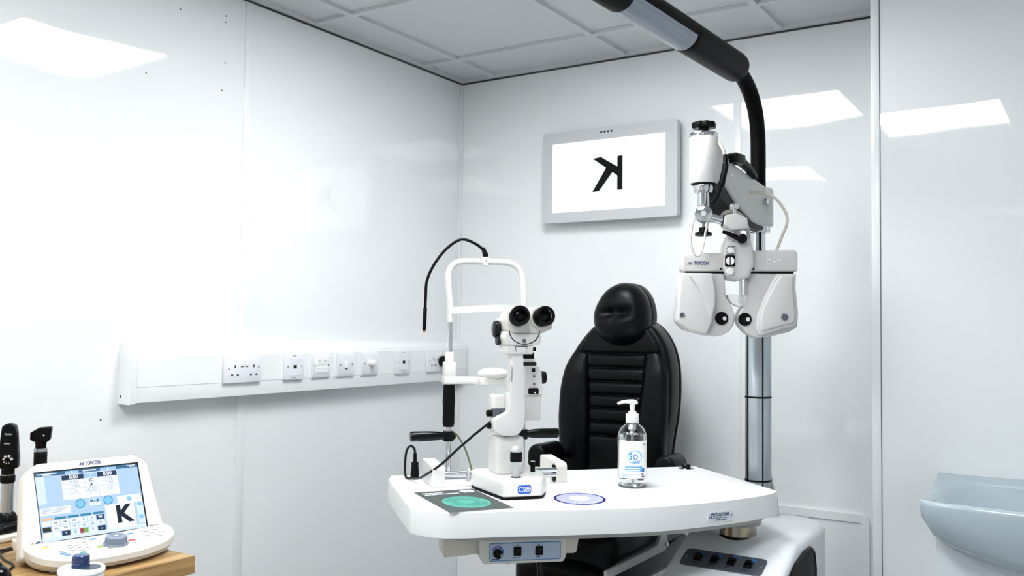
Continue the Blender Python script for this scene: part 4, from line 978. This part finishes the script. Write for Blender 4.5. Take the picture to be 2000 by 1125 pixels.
Id = Matrix.Identity(4); Rl = R+.0007
t = MB(); t.text('S', .034, Id, bold=.0010, wrap=(Rl, .085), sx=.62, ext=.00005) if False else None
t = MB()
for ch_, x, z, s_ in (('S', -.009, .083, .024), ('O', .004, .081, .021)):
    t.text(ch_, s_, Matrix.Rotation(x/Rl, 4, 'Z'), bold=.0006, wrap=(Rl, z), sx=.75)
t.text('SAFE', .0085, Matrix.Rotation(.006/Rl, 4, 'Z'), bold=.0005, wrap=(Rl, .0685), sx=1.05)
done(t, 'brand_lettering', mat('sky_blue_print', '#3a8fd0', .5), lb)
swirl = MB()
for k in range(3):
    ptsw = []
    for i in range(25):
        a = 2*PI*i/24*.86+k*2.1; rr_ = .0195-.0014*k
        xx = .002+rr_*math.cos(a)*1.05; zz = .082+rr_*math.sin(a)*.92; q = xx/(Rl); ptsw.append((Rl*math.sin(q), -Rl*math.cos(q), zz))
    swirl.tube(ptsw, .0006, n=5, smooth=False)
done(swirl, 'label_swirl', mat('pale_blue_print', '#a7cbe8', .5), lb)
rb_ = done(wrapped(-.60, .60, .0455, .0585, Rl), 'label_ribbon', mat('mid_blue_print', '#6fb0df', .5), lb)
done(wrapped(.45, .82, .0430, .0530, Rl-.0001, 8), 'ribbon_tail', M_blue, lb)
for z in (.0530, .0480): done(wrapped(-.50, .42, z-.0012, z+.0012, Rl+.0002, 12), 'print_line', M_white_ink, rb_)
M_sb = mat('soft_blue_print', '#8fbde2', .5)
for a0, a1, z in ((-.86, -.60, .0365), (-.52, -.16, .0365), (-.10, .36, .0365), (-.86, -.40, .0320)): done(wrapped(a0, a1, z-.0010, z+.0010, Rl, 8), 'print_line', M_sb, lb)
for a0, a1, z in ((.52, .74, .0375), (.54, .84, .0315), (.70, .84, .1145)): done(wrapped(a0, a1, z-.0013, z+.0013, Rl, 6), 'print_line', M_navy, lb)

# ================================================================== desk and what stands on it
dk = thing('wooden_desk', 'oak laminate desk along the left wall', 'desk', (.33, -2.45, 0))
done(MB().box(-.326, .336, -.85, .588, .712, .75, bev=.0015, seg=2), 'desk_top', M_wood, dk)
for y in (-.82, .55): done(MB().box(-.30, .30, y-.012, y+.012, 0, .712), 'side_panel', M_wood, dk)
done(MB().box(-.30, -.28, -.80, .53, .30, .712), 'back_panel', M_wood, dk)

co = thing('control_console', 'white phoropter control console with lit touch screen on the desk', 'console', (.5, -1.98, .75), math.atan2(.98, .19))
# keyboard base: outline in plan (x, y) with y away from the user
kb = [tuple(v) for v in spline([(-.150, .02), (-.153, -.035), (-.140, -.085), (-.105, -.117), (-.050, -.132), (.0, -.132), (.050, -.122), (.105, -.096), (.138, -.060), (.150, -.020), (.146, .02)], 4)]
kbp = kb+[(.140, .085), (-.145, .085)]
def slope_top(zf, zb, z0):
    t = bmesh.new(); n = len(kbp)
    A = [t.verts.new((x*.96, y*.94, z0)) for x, y in kbp]
    def hz(y): return zf+(zb-zf)*min(1, max(0, (y+.13)/.14))
    B_ = [t.verts.new((x, y, max(z0+.004, hz(y)-.016))) for x, y in kbp]
    C_ = [t.verts.new((x, y, hz(y)-.004)) for x, y in kbp]
    D_ = [t.verts.new((x*.985, y*.975, hz(y*.975))) for x, y in kbp]
    for P, Q in ((A, B_), (B_, C_), (C_, D_)):
        for i in range(n): t.faces.new((P[i], P[(i+1) % n], Q[(i+1) % n], Q[i]))
    t.faces.new(A)
    c = t.verts.new((0, -.03, hz(-.03)))
    for i in range(n): t.faces.new((D_[i], D_[(i+1) % n], c))
    mb = MB(); return mb._add(t)
done(slope_top(.031, .046, .012), 'keyboard_base', M_cream, co, sharp=25)
done(MB().prism([(x*.93, y*.91) for x, y in kbp], .006, .013, 'z'), 'under_tray', M_beige, co)
for x, y in ((-.115, -.07), (.110, -.05), (-.12, .06), (.12, .06)): done(MB().cyl((x, y, .0005), (x, y, .009), .009, n=16), 'foot', M_beige, co)
# tilted screen housing
tilt = math.atan2(.062, .136)
TS = Matrix.Translation((-.005, .004, .044)) @ Matrix.Rotation(PI/2-tilt, 4, 'X')     # local x right, y up the screen, z towards user
bez = rpoly([(-.153, -.030), (-.128, .150), (-.10, .168), (.105, .168), (.134, .150), (.148, .0), (.150, -.030)], [.01, .03, .02, .02, .03, .03, .01], 5)
done(MB().prism(bez, -.034, .003, 'z', bev=.006, ang=60, M=TS), 'screen_housing', M_cream, co)
done(MB().box(-.110, .112, -.002, .149, .0025, .0036, M=TS), 'screen_rim', M_navy if False else M_ink, co)
ui = done(MB().box(-.1085, .1085, -.0005, .1460, .003, .0040, M=TS), 'screen', mat('screen_field', '#b4d2fa', .25, emit=.88), co)
def em(name, col, k=1.25): return mat(name, col, .3, emit=k*.74)
U_w = em('screen_white', '#eef5ff'); U_b = em('screen_blue', '#9cc3f2'); U_t = em('screen_teal', '#2f8fb8', .9); U_d = em('screen_navy', '#173a5e', .8); U_h = em('screen_header', '#3f79a6', .8)
U_o = em('screen_orange', '#e8b98a'); U_r = em('screen_red', '#b8404c', .9); U_g = em('screen_green', '#86c84a', .9); U_k = em('screen_ink', '#0e2744', .5); U_s = em('screen_grey', '#a9b6c6'); U_c = em('screen_cyan', '#7fc4ee'); U_p = em('screen_pale', '#d3e4fb')
SW, SH = .217, .1465; LY = [0.0041]
def sx_(a): return -.1085+SW*a
def sy_(b): return -.0005+SH*(1-b)
def rects(name, m, rs, lvl=0):
    z = .0041+lvl*.0002
    for a, b, c, d in rs:
        t = MB(); t.sheet([(sx_(a), sy_(d), z), (sx_(c), sy_(d), z), (sx_(c), sy_(b), z), (sx_(a), sy_(b), z)], [(0, 1, 2, 3)], M=TS); done(t, name, m, ui)
rects('header', U_h, [(0, 0, 1, .055)])
rects('header_tab', U_b, [(.28, .012, .41, .055), (.62, .012, .78, .055)], 1)
rects('side_shade', U_p, [(.0, .055, .08, .46), (.0, .94, 1, 1), (.93, .52, 1, .93)], 0)
rects('table_field', U_w, [(.235, .065, .785, .44)], 1)
rects('table_head', U_d, [(.24, .072, .45, .145), (.585, .072, .78, .145)], 2)
rects('table_column', U_b, [(.45, .072, .585, .145)], 2)
t = MB()
for b in (.215, .285, .355): t.sheet([(sx_(.24), sy_(b), .0046), (sx_(.78), sy_(b), .0046), (sx_(.78), sy_(b-.006), .0046), (sx_(.24), sy_(b-.006), .0046)], [(0, 1, 2, 3)], M=TS)
for a in (.45, .585): t.sheet([(sx_(a), sy_(.435), .0046), (sx_(a+.004), sy_(.435), .0046), (sx_(a+.004), sy_(.145), .0046), (sx_(a), sy_(.145), .0046)], [(0, 1, 2, 3)], M=TS)
done(t, 'table_line', U_b, ui)
def words(name, m, ws, lvl=4):
    z = .0041+lvl*.0002
    for s_, a, b, sz, bo in ws: 
        t = MB(); t.text(s_, sz, TS @ Matrix.Translation((sx_(a), sy_(b), z)), bold=bo, ext=.00002); done(t, name, m, ui)
words('value_bright', U_w, [('0.00', .355, .108, .011, .0003), ('0.00', .685, .108, .011, .0003), ('R', .345, .034, .008, .0002), ('L', .70, .034, .008, .0002)])
rects('print_line', U_w, [(.02, .018, .20, .032), (.07, .040, .15, .050), (.45, .020, .58, .038), (.89, .014, .98, .024), (.92, .034, .97, .044)], 2)
rects('print_line', U_s, [(.025, .540, .26, .550), (.025, .564, .24, .574), (.025, .588, .20, .598), (.925, .532, .965, .538)], 2)
words('value_grey', U_s, [('0.00', .35, .18, .010, .0001), ('180', .365, .25, .010, .0001), ('0.00', .685, .18, .010, .0001), ('180', .70, .25, .010, .0001), ('0.00', .34, .32, .009, 0), ('0.00', .70, .32, .009, 0), ('ADD', .517, .322, .011, .0002), ('m', .565, .252, .006, 0)])
words('value_ink', U_k, [('C', .515, .182, .010, .0003), ('A', .515, .252, .010, .0003), ('K', .79, .760, .052, .0022)])
words('value_yellow', em('screen_yellow', '#e6d79a'), [('S', .515, .108, .010, .0002)])
rects('letter_card', U_w, [(.615, .585, .905, .955)], 1)
rects('hint_card', U_w, [(.01, .52, .29, .625), (.475, .47, .575, .565), (.745, .475, .985, .60)], 1)
rects('card_head', U_t, [(.48, .475, .57, .515)], 2)
words('card_words', U_w, [('PD', .525, .495, .006, .0002)]); words('hint_words', U_s, [('63.0', .525, .542, .007, .0001)])
def ring_(name, a, b, r, m1, m2):
    x, y = sx_(a), sy_(b)
    t = MB(); t.prism(circle(x, y, r, 32), .0043, .0045, 'z', M=TS); done(t, name, m1, ui)
    t = MB(); t.prism(circle(x, y, r*.84, 32), .0045, .0047, 'z', M=TS); done(t, name+'_field', m2, ui)
ring_('eye_ring', .385, .515, .0100, U_t, U_c); ring_('eye_ring', .655, .515, .0100, U_t, U_c); ring_('dial_icon', .865, .535, .0055, U_b, U_c)
rects('tab_orange', U_o, [(.015, .668, .115, .70)], 1)
rects('tab_blue', U_t, [(.13, .668, .235, .70), (.25, .668, .355, .70), (.37, .668, .475, .70), (.49, .668, .595, .70)], 1)
keys = []; 
for r_ in range(3):
    for c_ in range(7):
        a = .012+c_*.0845; b = .712+r_*.082
        keys.append((a, b, a+.076, b+.070))
rects('key_white', U_w, [k for i, k in enumerate(keys) if i not in (6, 7, 16, 18, 20)], 1)
rects('key_navy', U_d, [keys[6], keys[16], keys[20]], 1); rects('key_olive', em('screen_olive', '#39453a', .6), [keys[7]], 1)
rects('key_red', U_r, [(keys[18][0], keys[18][1], keys[18][0]+.036, keys[18][3])], 1); rects('key_green', U_g, [(keys[18][0]+.038, keys[18][1], keys[18][2], keys[18][3])], 1)
kw = [('VA', (keys[i][0]+keys[i][2])/2, (keys[i][1]+keys[i][3])/2, .0062, .0002) for i in (1, 2, 3, 8, 9, 10)]
words('key_words', U_h, kw); words('key_words', U_w, [('VK', (keys[6][0]+keys[6][2])/2, (keys[6][1]+keys[6][3])/2, .0075, .0003), ('+', (keys[16][0]+keys[16][2])/2, (keys[16][1]+keys[16][3])/2, .006, .0003), ('-', (keys[20][0]+keys[20][2])/2, (keys[20][1]+keys[20][3])/2, .012, .0004)])
t = MB()
for i, kind in ((4, 'half'), (5, 'up'), (11, 'left'), (12, 'dot'), (13, 'right'), (17, 'dot'), (19, 'down')):
    x, y = sx_((keys[i][0]+keys[i][2])/2), sy_((keys[i][1]+keys[i][3])/2); s_ = .0042
    P = {'up': [(-s_, -s_*.8), (s_, -s_*.8), (0, s_)], 'down': [(-s_, s_*.8), (0, -s_), (s_, s_*.8)], 'left': [(s_*.8, -s_), (s_*.8, s_), (-s_, 0)], 'right': [(-s_*.8, -s_), (s_, 0), (-s_*.8, s_)]}.get(kind)
    if kind == 'half': P = [(0, -s_)]+[(s_*math.sin(PI*k/10), -s_*math.cos(PI*k/10)) for k in range(11)]
    if kind == 'dot': P = circle(0, 0, s_*.9, 20)
    t.prism([(x+a, y+b) for a, b in P], .0045, .0047, 'z', M=TS)
done(t, 'key_icon', U_b, ui)
rects('side_key', U_c, [(.94, .60, .985, .655), (.94, .80, .985, .855)], 1)
t = MB(); t.text('TOPCON', .0115, TS @ Matrix.Translation((.013, .1575, .0032)), bold=.0004, fit=.033); four_bars(t, TS @ Matrix.Translation((-.014, .1545, .0032)), .0060); done(t, 'maker_name', M_navy, co)
# key field on the base: dial and small keys
def top_z(y): return .031+.015*min(1, max(0, (y+.13)/.14))
TK = math.atan2(.015, .14)
def kmat(x, y): return Matrix.Translation((x, y, top_z(y)+.0002)) @ Matrix.Rotation(TK, 4, 'X')
dl = done(MB().lathe([(.0245, 0), (.0245, .003), (.0215, .004), (.0205, .0165), (.0185, .0185), (.012, .0187), (.0115, .0178), (0, .0178)], M=kmat(.004, -.075), n=40), 'control_dial', mat('dial_grey', '#7f8b9b', .4), co)
t = MB()
for k in range(36):
    a = 2*PI*k/36; t.tube([(.0214*math.cos(a), .0214*math.sin(a), .005), (.0208*math.cos(a), .0208*math.sin(a), .015)], .0007, n=5, smooth=False, M=kmat(.004, -.075))
done(t, 'dial_rib', mat('dial_grey', '#7f8b9b', .4), dl)
done(MB().cyl((0, 0, .0176), (0, 0, .0184), .0105, n=28, M=kmat(.004, -.075)), 'dial_cap', mat('dial_dark', '#6b7480', .4), dl)
t = MB(); dashes(t, kmat(.004, -.075) @ Matrix.Translation((0, 0, .0183)), .011, .0035, 1); done(t, 'dial_lettering', M_white_ink, dl)
M_key = mat('key_plastic', '#d2d0ca', .35); M_keyb = mat('key_blue', '#7fb2dd', .4); M_keyy = mat('key_yellow', '#f3dc6a', .4); M_keyr = mat('key_red', '#e9605c', .4); M_keyg = mat('key_green', '#b7d84a', .4); M_keyt = mat('key_teal', '#6cc0a0', .4)
kk = [(-.118, -.030, 'y'), (-.078, -.045, 'w'), (-.062, -.034, 'w'), (-.080, -.060, 'w'), (-.064, -.050, 'w'), (-.048, -.040, 'w'), (-.082, -.075, 'w'), (-.066, -.066, 'w'), (-.050, -.056, 'w'), (-.104, -.072, 'w'), (-.104, -.084, 'b'), (-.100, -.097, 'b'),
      (-.070, -.096, 't'), (-.068, -.083, 'w'), (-.050, -.073, 'w'), (-.040, -.016, 'w'), (-.024, -.026, 'b'), (-.030, -.078, 'g'), (-.016, -.098, 'w'), (.040, -.070, 'r'), (.036, -.090, 'w'), (.030, -.012, 'w'), (.054, -.028, 'b'),
      (.086, -.020, 'w'), (.106, -.016, 'w'), (.088, -.032, 'w'), (.108, -.028, 'w'), (.080, -.058, 'w'), (.096, -.046, 'w'), (.100, -.060, 'w'), (.116, -.052, 'w'), (.100, -.072, 'w'), (.126, .0, 'w')]
for x, y, c_ in kk:
    mk = {'w': M_key, 'b': M_keyb, 'y': M_keyy, 'r': M_keyr, 'g': M_keyg, 't': M_keyt}[c_]
    k_ = done(MB().prism(circle(0, 0, .0074 if c_ != 'r' else .0085, 16, .0046), -.0005, .0014, 'z', bev=.0005, seg=1, M=kmat(x, y)), 'key', mk, co)
    done(MB().box(-.0052, .0052, -.0013, .0013, .0013, .0017, M=kmat(x, y)), 'key_mark', mat('key_print', '#5d6068', .6) if c_ in 'w' else M_navy, k_)
t = MB(); t.prism([(-.004, -.003), (.004, -.003), (0, .004)], 0, .0005, 'z', M=TS @ Matrix.Translation((-.128, .0, .0032))); done(t, 'warning_mark', mat('olive_print', '#8f8a3c', .6), co)
t = MB(); t.prism([(-.007, -.004)]+[(.007*math.cos(PI-PI*k/8), -.004+.008*math.sin(PI*k/8)) for k in range(9)], 0, .0005, 'z', M=TS @ Matrix.Translation((-.117, .0, .0032))); done(t, 'mains_mark', M_navy, co)
t = dashes(MB(), TS @ Matrix.Translation((.125, -.0, .0030)), .020, .004, 3); done(t, 'model_mark', mat('violet_print', '#5a4ba0', .5), co)

# charger with two hand instruments
cg = thing('charging_base', 'black charging base on a white tray behind the console', 'charger', (.16, -1.968, .7505), PI/2+.15)
done(MB().prism(rpoly([(-.10, -.062), (.10, -.062), (.10, .058), (-.10, .058)], .03, 5), .0, .014, 'z', bev=.004, ang=60), 'tray', M_cream, cg)
done(MB().prism(rpoly([(-.085, -.046), (.085, -.046), (.085, .046), (-.085, .046)], .025, 5), .014, .036, 'z', bev=.008, ang=60, top=.9), 'body', M_black, cg)
for x in (-.03, .055): done(MB().lathe([(.023, .034), (.020, .050), (.0155, .055)], (x, 0, 0), n=28), 'well', M_black, cg)
done(MB().lathe([(.004, 0), (.004, .002), (0, .003)], (-.03, -.042, .032), (0, -1, .3), n=12), 'indicator', M_steel, cg)
def on_cg(x): return cg.matrix_basis @ Vector((x, 0, .050))
cgm = Matrix.Translation((.16, -1.968, .7505)) @ Matrix.Rotation(PI/2+.15, 4, 'Z')
pA = cgm @ Vector((-.03, 0, .048)); pB = cgm @ Vector((.055, 0, .048))
face = math.atan2(-3.155+1.985, 2.298-.16)+PI/2-.25
op = thing('ophthalmoscope', 'black ophthalmoscope with tapered head and silver handle, in charger', 'ophthalmoscope', pA, face)
done(MB().cyl((0, 0, 0), (0, 0, .078), .0135, n=28), 'handle', M_alu, op)
done(MB().lathe([(.0140, .074), (.0160, .078), (.0160, .091), (.0148, .093)], n=28), 'handle_collar', M_rub, op)
done(MB().lathe([(.0150, .0925), (.0152, .0945)], n=28), 'collar_ring', M_chrome, op)
done(MB().cyl((0, 0, .094), (0, 0, .112), .0140, n=28), 'neck', M_rub, op)
hp_ = [tuple(v) for v in rpoly([(-.0215, .108), (.0215, .108), (.0220, .130), (.0170, .190), (.0145, .206), (.0, .214), (-.0130, .206), (-.0150, .190), (-.0195, .130)], [.004, .004, .01, .02, .008, .012, .008, .02, .01], 4)]
h_ = done(MB().prism(hp_, -.013, .016, 'y', bev=.005, ang=60), 'head', M_black, op)
dw = done(MB().lathe([(.0145, 0), (.0145, .0015), (.013, .002), (0, .002)], (.002, -.0128, .1295), (0, -1, 0), n=32), 'lens_wheel', M_rub, h_)
t = MB()
for k, (a, r) in enumerate(((.15, .0034), (1.2, .0032), (2.2, .0028), (3.0, .0023), (3.8, .0019), (4.5, .0014), (5.1, .001))):
    t.cyl((.002+.0085*math.cos(a), -.0146, .1295+.0085*math.sin(a)), (.002+.0085*math.cos(a), -.0152, .1295+.0085*math.sin(a)), r, n=14)
done(t, 'aperture_dots', M_silver, h_)
t = MB(); t.text('Keeler', .0062, face_m(None, .002, -.0132, .188, '-y'), bold=.0002); dashes(t, face_m(None, .001, -.0130, .166, '-y'), .015, .0026, 1); done(t, 'lettering', M_inkgrey, h_)
rs_ = thing('retinoscope', 'black retinoscope with wedge head and silver ring behind the console', 'retinoscope', pB, face+.1)
done(MB().cyl((0, 0, 0), (0, 0, .10), .0125, n=28), 'handle', M_alu, rs_)
done(MB().lathe([(.0130, .095), (.0145, .098), (.0145, .135), (.0138, .137)], n=28), 'grip', M_rub, rs_)
t = MB()
for k in range(6): t.lathe([(.0144, .102+k*.0055), (.0154, .1035+k*.0055), (.0144, .105+k*.0055)], n=28)
done(t, 'grip_ridges', M_rub, rs_)
done(MB().lathe([(.0140, .136), (.0152, .137), (.0152, .1435), (.0140, .1445)], n=28), 'ring', M_alu, rs_)
done(MB().cyl((0, 0, .144), (0, 0, .166), .0115, r1=.0135, n=28), 'neck', M_rub, rs_)
h_ = done(MB().prism(rpoly([(-.0225, .166), (-.012, .160), (.016, .160), (.0215, .166), (.0235, .188), (.0235, .196), (-.004, .194), (-.0225, .183)], .003, 3), -.013, .013, 'y', bev=.003, ang=40), 'head', M_black, rs_)
done(MB().cyl((.007, -.0128, .176), (.007, -.0138, .176), .0018, n=12), 'lens_spot', M_white_ink, h_)

rc = thing('round_container', 'white round container with dark blue ribbed cap at the desk edge', 'container', (.648, -2.112, .7503), .5)
done(MB().lathe([(.0390, 0), (.0405, .002), (.0405, .017), (.0425, .018), (.0425, .0235), (.0410, .0255), (0, .0258)], n=48), 'tub', M_wht, rc)
done(MB().lathe([(.0175, .0255), (.0165, .029), (.0165, .031), (.0158, .0325), (.0165, .034), (.0165, .0365), (.0158, .038), (.0165, .0395), (.0160, .046), (.014, .0485), (0, .0490)], (-.004, .004, 0), n=32), 'cap', M_bluecap, rc)
ds = done(MB().prism(circle(.016, .002, .020, 32), .0256, .0268, 'z', bev=.0004, seg=1), 'label_disc', mat('slate_print', '#2c3a4c', .35), rc)
t = MB(); t.box(.020, .033, -.003, -.0022, .0267, .0270); t.box(.020, .031, .003, .0038, .0267, .0270); done(t, 'label_lines', M_inkgrey, ds)

ms = thing('black_mouse', 'glossy black rounded mouse at the near left of the desk', 'mouse', (.505, -2.225, .7503), .6)
outm = [tuple(v) for v in spline([(-.052, 0), (-.045, -.024), (-.01, -.031), (.035, -.028), (.054, 0), (.035, .028), (-.01, .031), (-.045, .024)], 4, True)]
done(MB().pillow(outm, .036, .006, .0004, n=9, p=.6, axis='z'), 'shell', M_blackg, ms)
done(MB().cyl((.03, -.004, .031), (.03, .004, .031), .006, n=18), 'wheel', M_rub, ms)
cbk = thing('desk_cable', 'thin black cable trailing across the desk in front of the charger', 'cable', (.36, -2.10, .7503))
done(MB().tube([(-.09, .12, .003), (-.05, .03, .003), (-.03, .002, .003), (.03, -.020, .003), (.085, -.032, .003), (.12, -.07, .003), (.125, -.1, .004)], .0024, n=8), 'sheath', M_cabb, cbk)
st_ = thing('flat_cable', 'flat black strip cable lying under the console', 'cable', (.30, -2.06, .7503))
done(MB().strip([(.01, -.09, .002), (.005, -.04, .002), (.0, .0, .002), (-.01, .06, .002)], [(-.006, -.0018), (.006, -.0018), (.006, .0018), (-.006, .0018)]), 'sheath', M_rub, st_)
